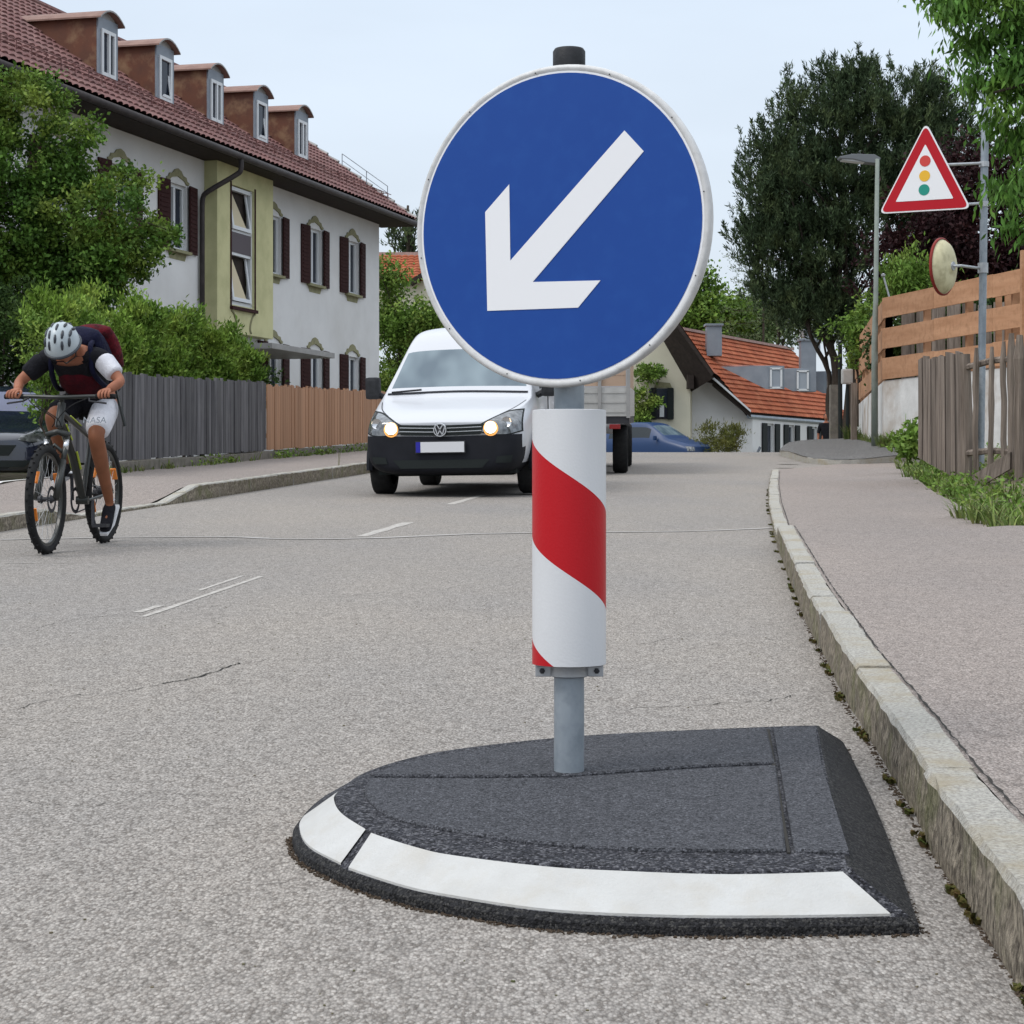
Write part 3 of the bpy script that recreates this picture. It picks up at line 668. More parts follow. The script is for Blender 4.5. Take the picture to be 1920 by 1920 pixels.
# stair tower
ta, tb, pj = 40.74, 43.6, .30
mb = MB(); TW = (tb-ta)/cy; o_ = FP(ta, 0, pj)
wall_holes(mb, o_, dF, nF, TW, 3.95, WT, [(.72, 1.92, 4.55, 7.14)], .2)
mb.poly([FP(ta, 3.95), FP(ta, 3.95, pj), FP(ta, WT, pj), FP(ta, WT)]); mb.poly([FP(tb, 3.95, pj), FP(tb, 3.95), FP(tb, WT), FP(tb, WT, pj)])
mb.poly([FP(ta, 3.95), FP(tb, 3.95), FP(tb, 3.95, pj), FP(ta, 3.95, pj)])
tw_ = mb.build('stair_bay', M['plaster_green'], house, fix=False)
def tp(s, z, k): return FP(ta, z, pj)+dF*s-nF*k
wf = MB()
for s_, z_, ws, hz in ((.76, 5.85, .08, 2.6), (1.88, 5.85, .08, 2.6)): fb(wf, tp(s_, z_, .1), (.1, ws, hz))
for z_ in (7.08, 4.60, 6.16, 5.68): fb(wf, tp(1.32, z_, .1), (.1, 1.12, .08))
for za, zb in ((6.2, 7.04), (4.65, 5.64)):      # tilted white casements, dark gap behind
    wf.prism([tp(.82, za, .0), tp(1.80, za, .0), tp(1.80, zb, .13), tp(1.72, zb, .13), tp(1.72, za+.08, .01), tp(.9, za+.08, .01), tp(.9, zb, .13), tp(.82, zb, .13)], -nF*.03)
w_ = wf.build('window', M['frame_white'], tw_, fix=True)
g = MB(); g.poly([tp(.8, 5.70, .04), tp(1.84, 5.70, .04), tp(1.84, 6.14, .04), tp(.8, 6.14, .04)]); g.build('panel', M['panel'], tw_, fix=False)
g = MB(); g.poly([tp(.78, 4.6, .18), tp(1.86, 4.6, .18), tp(1.86, 7.1, .18), tp(.78, 7.1, .18)]); g.build('pane', M['soffit'], w_, fix=False)
g = MB()
for za, zb in ((6.28, 7.0), (4.73, 5.6)):
    g = MB(); g.poly([tp(.9, za, .02), tp(1.55, za, .02), tp(.98, zb, .12), tp(.9, zb, .12)]); g.build('blind', M['glass_cream'], w_, fix=False)
fr = MB(); fb(fr, tp(.68, 5.85, -.01), (.02, .05, 2.7)); fb(fr, tp(1.96, 5.85, -.01), (.02, .05, 2.7)); fb(fr, tp(1.32, 4.48, -.03), (.08, 1.36, .07)); fr.build('window_surround', M['shutter'], tw_)
sw = MB()
for sg in (-1, 1):
    pts = [tp(1.32+sg*a, z, -.014) for a, z in ((.62, 4.42), (.5, 4.36), (.38, 4.2), (.36, 4.06), (.42, 3.99))]
    q = catmull(pts, 5); sw.tube(q, .022, 6)
sw.build('plaster_scroll', M['ornament'], tw_)
# lower front below the bay, entrance canopy, door
mb = MB(); fb(mb, FP(42.6, 3.60, .75), (1.5, 3.6, .12)); mb.build('canopy', M['sheet_grey'], house, bevel=.01)
mb = MB(); fb(mb, FP(42.4, 2.4, .02), (.06, 1.1, 2.1)); mb.build('door', M['soffit'], house)
# roof
EO = .8; ez = 7.68; TP = .715; rp = math.atan(TP)
Ya = 26.0; Yb = 51.55
def EP(Y, t=0, lift=0):
    """point on the roof: Y along the eave, t horizontally in from the eave"""
    p = Vector((.2889*Y+(CF+1.041*EO), Y, ez)); return p-nF*t+Vector((0, 0, TP*t+lift))
vup = (EP(30, 1)-EP(30, 0)).normalized(); SL = 4.81/math.cos(rp)
rf = tile_roof('roof', EP(Ya), dF, (Yb-Ya)/cy, vup, SL, .235, .34, M['tile_brown'], house, amp=.045, step=.035)
mb = MB(); mb.prism([EP(Ya, 0, -.02), EP(Ya, 4.81, -.02), EP(Ya, 4.81, -.16), EP(Ya, 0, -.16)], dF*((Yb-Ya)/cy)); mb.build('roof_deck', M['soffit'], house)
bk = lambda Y, t, l=0: EP(Y, 4.81, l)-nF*t-Vector((0, 0, TP*t))
mb = MB(); mb.prism([bk(Ya, 0, .03), bk(Ya, 4.8, .03), bk(Ya, 4.8, -.12), bk(Ya, 0, -.12)], dF*((Yb-Ya)/cy)); mb.build('roof_back', M['tile_brown'], house)
mb = MB(); mb.tube([EP(Ya, 4.81, .05), EP(Yb, 4.81, .05)], .09, 8); mb.build('ridge', M['tile_brown'], rf)
mb = MB()
for i in range(15):
    a = EP(Yb, i*.32, .07); b = EP(Yb, i*.32+.30, .03); mb.tube([a, b], [.075, .06], 8)
mb.build('verge', M['sheet_grey'], rf)
mb = MB(); mb.tube([EP(Ya, -.06, -.05), EP(Yb, -.06, -.05)], .075, 10); mb.build('gutter', M['gutter'], house, smooth=True)
mb = MB(); mb.obox(EP(Ya, .0, -.1), dF*((Yb-Ya)/cy), -nF*1.0, (0, 0, -.04)); mb.build('soffit', M['soffit'], house)
mb = MB()
yy = 41.0
mb.tube(catmull([EP(40.5, -.05, -.1), EP(40.5, -.05, -.34), EP(40.48, .08, -.55), FP(40.48, 6.86, .25), FP(40.48, 6.72, .1), FP(40.48, 6.4, .08)], 5)+[FP(40.48, 1.2, .08)], .055, 8)
mb.build('downpipe', M['gutter'], house, smooth=True)
# snow guard
mb = MB()
for i in range(44):
    Y = 30+i*.49; a = EP(Y, .62, .06); mb.tube([a, a+Vector((0, 0, .20))], .012, 5); mb.tube([a+Vector((0, 0, .2)), EP(Y, .9, .07)], .01, 4)
for h in (.10, .2): mb.tube([EP(30, .62, .06+h), EP(51.3, .62, .06+h)], .010, 5)
mb.build('snow_guard', M['tile_brown'], rf)
mb = MB()
for t in (2.0, 1.3, .7): a = EP(Yb-.3, t, .05); mb.tube([a, a+Vector((0, 0, .38))], .012, 5)
mb.tube([EP(Yb-.3, 2.0, .43), EP(Yb-.3, .7, .43)], .012, 5); mb.tube([EP(Yb-.3, 2.0, .25), EP(Yb-.3, .7, .25)], .01, 5)
mb.build('roof_railing', M['galv'], rf)
mb = MB(); a = EP(38.7, 4.6, 0); mb.tube([a, a+Vector((0, 0, 1.6))], .02, 5); mb.tube([a+Vector((-.5, 0, 1.2)), a+Vector((.2, 0, 1.3))], .012, 5); mb.build('aerial', M['galv'], rf)
# dormers
td = 1.32; zb_ = 8.58; zt = 9.80
def DP(Y, t, z): p = Vector((.2889*Y+(CF+1.041*EO), Y, z)); return p-nF*t
def dormer(Yc, open_=False):
    w2 = .40; root = MB()
    tend = (zt-ez)/TP
    for sg in (-1, 1):
        y = Yc+sg*w2*cy
        root.poly([DP(y, td, zb_), DP(y, td, zt), DP(y, tend, zt), DP(y, td, ez+TP*td)])
    d_ = root.build('dormer', M['copper'], rf, fix=False)
    f = MB()
    for sg in (-1, 1):
        y = Yc+sg*(w2-.045)*cy; f.box(DP(y, td-.01, (zb_+zt)/2), (.04, .09, zt-zb_), FM)
    f.box(DP(Yc, td-.01, zt-.12), (.04, .8, .24), FM)
    f.build('dormer_front', M['zinc'], d_)
    # curved sheet roof
    rr = MB(); n = 8; rows = []
    for k in range(n+1):
        a = -1+2*k/n; y = Yc+a*(w2+.10)*cy; z = zt+.20*(1-a*a)-.03
        rows.append((DP(y, td-.14, z), DP(y, tend+.55*(1-a*a)*.5+.02, z+.02)))
    th_ = Vector((0, 0, .032)); rr.cur = 0
    for (a, b), (c, d) in zip(rows, rows[1:]): rr.poly([a, c, d, b]); rr.poly([a-th_, b-th_, d-th_, c-th_])
    rr.cur = 1
    for (a, b), (c, d) in zip(rows, rows[1:]): rr.poly([a, a-th_, c-th_, c])
    rr.cur = 0
    for a, b in (rows[0], rows[-1]): rr.poly([a, b, b-th_, a-th_])
    rr.cur = 1
    rr.poly([DP(Yc-w2*cy, td, zt-.02), DP(Yc+w2*cy, td, zt-.02), DP(Yc+.2*cy, td, zt+.14), DP(Yc-.2*cy, td, zt+.14)])
    rr.build('dormer_roof', [M['sheet_brown'], M['sheet_grey']], d_, fix=False)
    wf = MB(); z0, z1 = zb_+.10, zt-.22; h = z1-z0; zc = (z0+z1)/2; ww = .56
    for sg in (-1, 1): wf.box(DP(Yc+sg*(ww/2-.03)*cy, td-.03, zc), (.05, .07, h), FM)
    for z in (z0+.03, z1-.03): wf.box(DP(Yc, td-.03, z), (.05, ww, .07), FM)
    if open_:
        wf.prism([DP(Yc-.2*cy, td-.05, z0+.06), DP(Yc+.22*cy, td-.05, z0+.06), DP(Yc+.22*cy, td+.14-.1, z1-.1), DP(Yc+.16*cy, td+.04, z1-.1), DP(Yc+.16*cy, td-.05, z0+.12), DP(Yc-.12*cy, td-.05, z0+.12)], nF*.02)
    else:
        wf.box(DP(Yc+.02, td-.035, zc), (.05, .07, h), FM)
    w_ = wf.build('dormer_window', M['frame_white'], d_)
    g = MB(); g.poly([DP(Yc-ww/2*cy, td-.01, z0), DP(Yc+ww/2*cy, td-.01, z0), DP(Yc+ww/2*cy, td-.01, z1), DP(Yc-ww/2*cy, td-.01, z1)]); o = g.build('dormer_pane', M['glass'], d_, fix=False)
for i in range(5): dormer(37.32+i*2.39, i in (1, 3))

# ================================================================ FENCES ON THE LEFT
def board_fence(name, label, ya, yb, mat, top, post=None):
    t = thing(name, label, 'fence', (fl(ya), ya, gz(ya)+.15))
    mb = MB(); y = ya; dd = Vector((.13, 1, 0)).normalized(); nn = Vector((dd.y, -dd.x, 0)); FMM = Matrix((nn, dd, (0, 0, 1))).transposed()
    while y < yb:
        wd = random.uniform(.10, .14); yc = y+wd/2; g = gz(yc)+.16
        z0 = g+.16+random.uniform(-.01, .01); z1 = g+top+random.uniform(-.025, .025)
        mb.box((fl(yc)+random.uniform(-.008, .008)+.02, yc, (z0+z1)/2), (.022, wd*.97, z1-z0), FMM @ Matrix.Rotation(random.uniform(-.01, .01), 3, 'X'))
        y += wd*dd.y*1.01
    mb.build('boards', mat, t)
    r = MB()
    for h in (.35, top-.25): r.obox((fl(ya)-.07, ya, gz(ya)+.16+h), (fl(yb)-fl(ya), yb-ya, gz(yb)-gz(ya)), (.05, 0, 0), (0, 0, .07))
    r.build('rail', mat, t)
    y = ya+.05
    while y < yb:
        p = MB(); p.obox((fl(y)-.13, y, gz(y)), (.08, 0, 0), (0, .08, 0), (0, 0, top+.08)); p.build('post', mat, t); y += 2.4
    return t
board_fence('board_fence', 'weathered grey board fence below the thuja hedge', 21.6, 30.0, M['wood_grey'], 1.22)
board_fence('board_fence', 'orange brown board fence in front of the white house', 30.12, 43.5, M['wood_brown'], 1.18)
mb = MB()
for y in yline(21.4, 43, .8)[:-1]:
    mb.obox((fl(y)-.10, y, gz(y)), (.13*.8, .79, .0314*.8), (.17, 0, 0), (0, 0, .16+.14+random.uniform(-.01, .01)))
o = mb.build('fence_plinth', M['concrete'], None, bevel=.01); tag(o, 'low mossy concrete plinth under the left board fences', 'plinth')
# ================================================================ RIGHT HOUSE (orange roof)
hR = thing('village_house', 'white and cream house with orange tiled roof and grey dormers beyond the crest', 'house', (6, 72, gz(72)))
E0 = W(1404, 775, 70); E1 = W(1552, 783, 78.5); E1 = Vector((E1.x, E1.y, E0.z)); dE = (E1-E0).normalized()
nE = Vector((-dE.y, dE.x, 0))        # horizontally up the slope (to the left)
Rg = W(1285, 620, 71.3)
def wallq(mb, pts): mb.poly(pts)
run = 2.7; rise = Rg.z-E0.z
def RP(s, t, l=0): return E0+dE*s+nE*t*run+Vector((0, 0, rise*t+l))
vR = (RP(0, 1)-RP(0, 0)); LR = 13.0
rr = tile_roof('roof', RP(0, 0), dE, LR, vR, vR.length, .24, .235, M['tile_orange'], hR, amp=.035, step=.045, seg=4)
mb = MB(); mb.prism([RP(0, 0, -.04), RP(0, 1, -.04), RP(0, 1, -.2), RP(0, 0, -.2)], dE*LR); mb.build('roof_deck', M['soffit'], hR)
mb = MB(); mb.obox(RP(0, 1, .02)-nE*.12, dE*LR, nE*.24, (0, 0, .10)); mb.build('ridge', M['ridge'], rr)
# back slope
mb = MB(); mb.prism([RP(0, 1, 0), RP(0, 1, -.15), RP(0, 1, -.15)+nE*run-Vector((0, 0, rise)), RP(0, 1, 0)+nE*run-Vector((0, 0, rise))], dE*LR); mb.build('roof_back', M['tile_orange'], hR)
# projecting cream gable in front
q = lambda x, y, Y: W(x, y, Y)
mb = MB(); mb.poly([q(1294, 900, 69.6), q(1294, 722, 69.6), q(1262, 640, 69.6), q(1235, 590, 69.6), q(1180, 690, 69.6), q(1130, 760, 69.6), q(1130, 900, 69.6)])
mb.poly([q(1294, 900, 69.6), q(1294, 722, 69.6), q(1294, 722, 69.6)+Vector((.3, 1.6, 0)), q(1294, 900, 69.6)+Vector((.3, 1.6, 0))])
mb.build('cream_wall', M['plaster_cream'], hR, fix=False)
mb = MB(); mb.poly([q(1294, 900, 70.3), q(1411, 900, 70.3), q(1411, 785, 70.3), q(1345, 722, 70.3), q(1294, 690, 70.3)])
a = E0-nE*-.12+dE*.3; b = a+dE*(LR-.4)
mb.build('gable_wall', M['plaster'], hR, fix=False)
mb = MB(); s0 = Vector((q(1411, 780, 70.3).x, q(1411, 780, 70.3).y, 0)); Lg = LR-.6
gh = lambda px: None
hol = [(.9, 1.75, 1.2, 2.62-.5+.62), (3.5, 4.25, 1.2, 2.0), (5.5, 6.2, 1.2, 2.0), (8.2, 9.0, 1.2, 2.0)]
hol = [(1.5, 2.4, .6, 2.80), (4.0, 4.8, 1.7, 2.80), (6.9, 7.7, 1.7, 2.80), (9.4, 10.2, 1.7, 2.80)]
nG = -nE
wall_holes(mb, s0, dE, nG, Lg, -.2, E0.z-.05, hol, .15); mb.build('long_wall', M['plaster'], hR, fix=False)
def gpt(s, z, k=0): return Vector((s0.x, s0.y, 0))+dE*s+Vector((0, 0, z))+nG*k
GM = Matrix((nG, dE, (0, 0, 1))).transposed()
for i, (a_, b_, c_, d_) in enumerate(hol):
    f = MB(); f.box(gpt(a_+.04, (c_+d_)/2, -.1), (.05, .08, d_-c_), GM); f.box(gpt(b_-.04, (c_+d_)/2, -.1), (.05, .08, d_-c_), GM); f.box(gpt((a_+b_)/2, d_-.04, -.1), (.05, b_-a_, .08), GM); f.box(gpt((a_+b_)/2, c_+.04, -.1), (.05, b_-a_, .08), GM)
    w_ = f.build('window', M['frame_white'], hR); g = MB(); g.poly([gpt(a_, c_, -.13), gpt(b_, c_, -.13), gpt(b_, d_, -.13), gpt(a_, d_, -.13)]); g.build('pane', M['glass'], w_, fix=False)
    for sg, s_ in ((-1, a_-.28), (1, b_+.28)):
        f = MB(); f.box(gpt(s_, (c_+d_)/2, .05), (.04, .5, d_-c_), GM); f.build('shutter', M['shutter_dark'], hR)
mb = MB(); mb.tube([E0+Vector((-.02, -.1, -.12)), E0+dE*LR+Vector((0, -.1, -.12))], .08, 8); mb.build('gutter', M['galv'], hR)
mb = MB(); mb.tube([gpt(.15, 1.9, .25), gpt(.12, 1.6, .1), gpt(.1, -.2, .08)], .05, 6); mb.build('downpipe', M['zinc'], hR)
# dark verge and soffit of the projecting gable
Ya_, Yb_ = 68.4, 70.6
mb = MB()
mb.prism([q(1335, 706, Ya_), q(1232, 560, Ya_), q(1232, 548, Ya_), q(1338, 700, Ya_)], (.2, 2.6, 0))
mb.build('verge_board', M['soffit'], hR)
mb = MB(); mb.poly([q(1339, 708, Ya_), q(1236, 560, Ya_), q(1205, 575, 69.65), q(1296, 735, 69.65)]); mb.poly([q(1293, 700, 69.5), q(1338, 706, 69.5), q(1345, 722, 70.4), q(1293, 712, 70.4)])
mb.build('soffit', M['soffit'], hR, fix=False)
mb = MB(); mb.prism([q(1338, 708, 69.6), q(1408, 772, 69.6), q(1408, 782, 69.6), q(1336, 722, 69.6)], (.1, 1.2, 0)); mb.build('verge_board', M['soffit'], hR)
mb = MB(); mb.prism([q(1336, 705, 69.4), q(1408, 769, 69.4), q(1408, 773, 69.4), q(1336, 710, 69.4)], (.1, 1.2, 0)); mb.build('verge_trim', M['frame_white'], hR)
mb = MB(); mb.box(q(1294, 716, 69.3), (.22, .5, .5)); mb.build('bracket', M['soffit'], hR)
# roof plane of the front gable (orange, right slope), joins the long roof
mb = MB(); mb.poly([q(1339, 699, Ya_), q(1234, 548, Ya_), RP(0, 1.02, .06)+Vector((-.6, 0, .6)), RP(0, .42, .08)]); mb.build('gable_roof', M['tile_orange'], hR, fix=False)
# cream wall window with shutters and creeper
f = MB(); f.box(q(1240, 757, 69.55), (.9, .05, 1.1)); w_ = f.build('window', M['glass'], hR)
for px in (1226, 1257): f = MB(); f.box(q(px, 757, 69.5), (.20, .05, 1.15)); f.build('shutter', M['shutter_dark'], hR)
f = MB(); f.box(q(1241, 770, 69.48), (.16, .03, .45)); f.build('curtain', M['frame_white'], w_)
f = MB(); f.prism([q(1226, 727, 69.56), q(1260, 727, 69.56), q(1256, 718, 69.56), q(1231, 716, 69.56)], (0, -.02, 0)); f.build('window_ornament', M['ornament'], hR)
# chimneys and dormers
def chim(px, py0, py1, Y, wd, mat):
    m = MB(); a = q(px, py1, Y); b = q(px, py0, Y); m.box((a+b)/2, (wd, .6, (b.z-a.z))); m.box(b+Vector((0, 0, .04)), (wd+.12, .7, .08)); c = m.build('chimney', mat, rr, bevel=.01)
    return c
chim(1338, 612, 668, 71.6, .56, M['zinc']); chim(1514, 640, 735, 74, .58, M['zinc']); chim(1522, 622, 660, 77, .60, M['zinc'])
m = MB(); m.tube([q(1506, 618, 77), q(1506, 632, 77)], .15, 8); m.box(q(1514, 636, 74), (.7, .5, .04)); m.build('chimney_cowl', M['sheet_grey'], rr)
def rdormer(px, py0, py1, Y, wd=.62):
    a = q(px, py1, Y); b = q(px, py0, Y); h = b.z-a.z
    m = MB(); back_ = Vector((-1.15, .35, 0))
    A = [a+Vector((-wd/2, 0, -.05)), a+Vector((wd/2, 0, -.05)), b+Vector((wd/2, 0, .1)), b+Vector((-wd/2, 0, .1))]
    m.poly(A); m.poly([A[0], A[3], A[3]+back_*1.45, A[0]+back_*.05]); m.poly([A[1], A[2], A[2]+back_, A[1]+back_*.05]); m.poly([A[2], A[3], A[3]+back_*1.5+Vector((0, 0, .05)), A[2]+back_*1.5+Vector((0, 0, .05))])
    d_ = m.build('dormer', M['zinc'], rr, fix=False)
    f = MB(); 
    for dx in (-.19, .19): f.box((a+b)/2+Vector((dx, -.03, 0)), (.07, .05, h))
    for z in (a.z, b.z): f.box(Vector(((a.x+b.x)/2, a.y-.03, z)), (.45, .05, .07))
    w_ = f.build('dormer_window', M['frame_white'], d_)
    g = MB(); g.box((a+b)/2+Vector((0, -.01, 0)), (.36, .03, h)); g.build('dormer_pane', M['glass_reflection'], d_)
rdormer(1455, 691, 727, 70.6); rdormer(1505, 696, 731, 72.2); rdormer(1561, 701, 735, 74.4)
# small orange roofed house far left
hs2 = thing('small_house', 'pale house with small orange roof seen between the white house and the round sign', 'house', (-6, 96, gz(96)))
def tri(p): return p
o_ = W(700, 530, 95); u_ = Vector((1, 0, 0)); v_ = Vector((0, 2.2, 1.6))
tile_roof('roof', o_, u_, 2.6, v_, 2.75, .3, .25, M['tile_orange'], hs2, seg=4, amp=.05)
mb = MB(); rt_ = o_+v_.normalized()*2.75; mb.obox(rt_-Vector((0, .1, .06)), (2.62, 0, 0), (0, .3, 0), (0, 0, .20)); mb.build('ridge', M['ridge'], hs2)
mb = MB(); mb.poly([W(700, 640, 95.5), W(900, 640, 95.5), W(900, 475, 95.5), W(800, 520, 95.5), W(775, 535, 95.5), W(700, 535, 95.5)]); mb.build('wall', M['plaster_cream'], hs2, fix=False)
mb = MB(); mb.prism([W(768, 525, 94.6), W(800, 505, 94.6), W(802, 514, 94.6), W(771, 534, 94.6)], (0, 1.2, 0)); mb.build('verge_board', M['soffit'], hs2)

# ================================================================ RIGHT: limewashed wall, plank fence, panel and pickets
wl = thing('garden_wall', 'limewashed white garden wall with flaking patches under the plank fence', 'wall', W(1690, 830, 36.4))
cR0 = W(1657, 720, 37); cR1 = W(1990, 715, 30.4); cR2 = W(1603, 775, 49)
def bz(y): return ZC+(HZ-y)/F*37
zt0 = 2.30
mb = MB()
def wpan(a, b, zb0, zb1, za, zb, nseg=14):
    for i in range(nseg):
        p, p2 = a.lerp(b, i/nseg), a.lerp(b, (i+1)/nseg); 
        w0 = lerp(zb0, zb1, i/nseg); w1 = lerp(zb0, zb1, (i+1)/nseg); t0 = lerp(za, zb, i/nseg)+random.uniform(-.012, .012); t1 = lerp(za, zb, (i+1)/nseg)
        mb.poly([(p.x, p.y, w0), (p2.x, p2.y, w1), (p2.x, p2.y, lerp(za, zb, (i+1)/nseg)), (p.x, p.y, lerp(za, zb, i/nseg))])
        mb.poly([(p.x, p.y, lerp(za, zb, i/nseg)), (p2.x, p2.y, lerp(za, zb, (i+1)/nseg)), (p2.x+.25, p2.y+.25, lerp(za, zb, (i+1)/nseg)), (p.x+.25, p.y+.25, lerp(za, zb, i/nseg))])
wpan(cR0, cR1, 1.2, .9, bz(714), bz(716)); wpan(cR2, cR0, 1.4, 1.2, bz(724), bz(714))
mb.build('wall_face', M['limewash'], wl, fix=False)
pf = thing('plank_fence', 'fence of broad horizontal larch planks on top of the limewashed wall', 'fence', cR0)
for za, zb in ((bz(598), bz(560)), (bz(654), bz(616)), (bz(712), bz(672))):
    mb = MB()
    for (A, B, k) in ((cR0, cR1, 3), (cR2, cR0, 5)):
        for i in range(k):
            a = A.lerp(B, i/k); b = A.lerp(B, (i+1)/k); d = (b-a); d.z = 0; nn = Vector((d.y, -d.x, 0)).normalized(); 
            if nn.y > 0: nn = -nn
            mb.obox((a.x, a.y, za+random.uniform(-.012, .012)), d*.997, nn*.035, (0, 0, zb-za))
    mb.build('plank', M['wood_plank'], pf, bevel=.006)
for A, B, k in ((cR0, cR1, 4), (cR2, cR0, 8)):
    for i in range(k+1):
        a = A.lerp(B, i/k) + Vector((.06, .04, 0)); m = MB(); m.obox((a.x, a.y, bz(722)), (.12, 0, 0), (0, .12, 0), (0, 0, bz(565)-bz(722))); m.build('post', M['wood_plank'], pf)
for px in (1868, 1885):
    a = W(px, 600, 33.2); m = MB(); m.obox((a.x, a.y, 2.7), (.10, 0, 0), (0, .06, 0), (0, 0, 1.4)); m.build('post', M['wood_plank'], pf)
a = W(1913, 470, 31.4); m = MB(); m.obox((a.x, a.y-.1, 1.9), (.20, 0, 0), (0, .12, 0), (0, 0, a.z-1.9)); m.build('post', M['wood_plank'], pf)
# grey boards behind
t = thing('board_screen', 'grey weathered board screen standing behind the larch planks', 'fence', W(1760, 700, 38))
m = MB()
for i in range(7):
    a = W(1693+i*26, 575+random.uniform(-3, 3), 38); m.box((a.x+.1, a.y-i*.12, (a.z+2.6)/2), (.262, .03, a.z-2.6))
m.build('boards', M['wood_old'], t)
# tall weathered panel
pn = thing('wooden_panel', 'tall weathered wooden panel of rough upright boards at the pavement edge', 'fence', W(1760, 870, 22.5))
a0 = W(1722, 672, 24); a1 = W(1800, 660, 21.2); b0 = W(1722, 858, 24); b1 = W(1803, 905, 21.2); m = MB(); nb = 9
for i in range(nb):
    f0, f1 = i/nb, (i+random.uniform(.86, .95))/nb; p = a0.lerp(a1, f0); p2 = a0.lerp(a1, f1); r0 = b0.lerp(b1, f0); r2 = b0.lerp(b1, f1); j = random.uniform(-.025, .015); k = Vector((.0, random.uniform(-.02, .02), 0))
    mid = p.lerp(r0, .5)+Vector((random.uniform(-.008, .008), 0, 0)); mid2 = p2.lerp(r2, .5)
    vs = [r0+k, r2+k, mid2+k, mid+k, p2+k+Vector((0, 0, j)), p+k+Vector((0, 0, j+random.uniform(-.03, .03)))]; bk_ = Vector((.05, .06, 0)); n = len(vs)
    m.add(vs+[v+bk_ for v in vs], [(0, 1, 2, 3), (3, 2, 4, 5), (6, 9, 8, 7), (9, 11, 10, 8), (0, 6, 7, 1), (5, 4, 10, 11), (0, 3, 9, 6), (3, 5, 11, 9), (1, 7, 8, 2), (2, 8, 10, 4)])
m.build('boards', M['wood_old'], pn)
m = MB(); m.tube([W(1811, 905, 21.0), W(1812, 780, 21.0), W(1809, 664, 21.0)], [.075, .07, .06], 9); m.build('post', M['wood_old'], pn)
t = thing('picket_fence', 'crooked old picket fence of uneven grey stakes at the right edge', 'fence', W(1870, 900, 19.6))
pk = [(1829, 20.4, 652, 905, .06), (1858, 19.9, 650, 905, .058), (1882, 19.5, 640, 900, .06), (1898, 19.0, 625, 925, .085), (1912, 18.6, 628, 945, .10), (1935, 18.3, 625, 950, .09)]
for px, Y, yt, yb, wd in pk:
    m = MB(); n = 7
    pts = [W(px+random.uniform(-2, 2), lerp(yb, yt, i/n), Y) for i in range(n+1)]
    m.tube(pts, [wd*.55*random.uniform(.85, 1.1) for _ in pts[:-1]]+[wd*.3], 7); m.build('picket', M['wood_old'], t)
m = MB(); m.tube([W(1808, 690, 21.1), W(1860, 676, 20.1), W(1940, 668, 18.5)], .035, 6); m.build('rail', M['wood_old'], t)
m = MB(); m.tube([W(1808, 850, 21.1), W(1860, 845, 20.1), W(1940, 850, 18.5)], .035, 6); m.build('rail', M['wood_old'], t)
m = MB(); m.tube([W(1818, 900, 21.3), W(1817, 700, 21.3)], .02, 6); o = m.build('green_pipe', M['hose_green']); tag(o, 'thin green pipe upright between panel and pickets', 'pipe')
m = MB(); a = W(1822, 922, 19.4); m.obox(a, W(1893, 880, 18.6)-a, (.03, .04, .0), (0.02, .05, .17)); o = m.build('fallen_board', M['wood_old'], bevel=.005); tag(o, 'dark fallen board leaning across the weeds under the pickets', 'board')

# ================================================================ SIGN POLE WITH TRIANGLE, MIRROR, STREET LAMP
PY = 21.9
sp = thing('warning_sign', 'red bordered triangular traffic light warning sign on a tall grey pole', 'road sign', W(1845, 890, PY))
m = MB(); a = W(1838, 905, PY); b = W(1848, 150, PY); m.tube([a, b], .043, 14); m.build('pole', M['galv'], sp, smooth=True, auto=R(40))
th = R(29); ax = Vector((math.cos(th), -math.sin(th), 0)); nn = Vector((-math.sin(th), -math.cos(th), 0))
SY = 21.6
cT = W(1734, 345, SY); kk = SY/F
def T2(px, py, k=0):
    """ray through the photo point onto the sign's plane"""
    d = W(px, py, 1)-Vector((0, 0, ZC)); o_ = Vector((0, 0, ZC)); t_ = (cT-o_).dot(nn)/d.dot(nn); return o_+d*t_+nn*k
def rounded(pts, r, n=5):
    o = []; k = len(pts)
    for i in range(k):
        a, b, c = Vector(pts[i-1]), Vector(pts[i]), Vector(pts[(i+1) % k]); d1 = (a-b).normalized(); d2 = (c-b).normalized()
        ang = d1.angle(d2); l_ = r/math.tan(ang/2); p1 = b+d1*l_; p2 = b+d2*l_
        for j in range(n+1): t_ = j/n; o.append(p1.lerp(b, t_).lerp(b.lerp(p2, t_), t_))
    return o
tri_ = [T2(1648, 401), T2(1820, 391), T2(1736, 229)]
cc = (tri_[0]+tri_[1]+tri_[2])/3
def scl(f, k, r): return rounded([cc+(p-cc)*f+nn*k for p in tri_], r)
m = MB(); m.prism(scl(1.0, 0, .05), -nn*.02); m.build('sign_plate', M['sign_white'], sp)
m = MB(); m.prism(scl(.955, .003, .045), -nn*.002); bd = m.build('red_border', M['sign_red'], sp)
m = MB(); m.prism(scl(.63, .006, .01), -nn*.002); m.build('white_field', M['sign_white'], sp)
for (px, py), mt in zip(((1735, 302), (1734, 330), (1733, 356)), ('lamp_red', 'lamp_yellow', 'lamp_green')):
    m = MB(); c = T2(px, py, .009); z_ = Vector((0, 0, 1)); m.prism([c+(ax*math.cos(t_)+z_*math.sin(t_))*.063 for t_ in [2*math.pi*i/24 for i in range(24)]], -nn*.002); m.build('symbol_disc', M[mt], sp)
for y_, x_ in ((308, 1772), (383, 1800)):
    m = MB(); m.tube([T2(x_-70, y_+4, -.03), T2(x_, y_, -.04), W(1843, y_-2, PY)], .016, 8); m.tube([W(1845, y_-5, PY), W(1845, y_+5, PY)], .055, 12); m.build('bracket', M['galv_light'], sp)
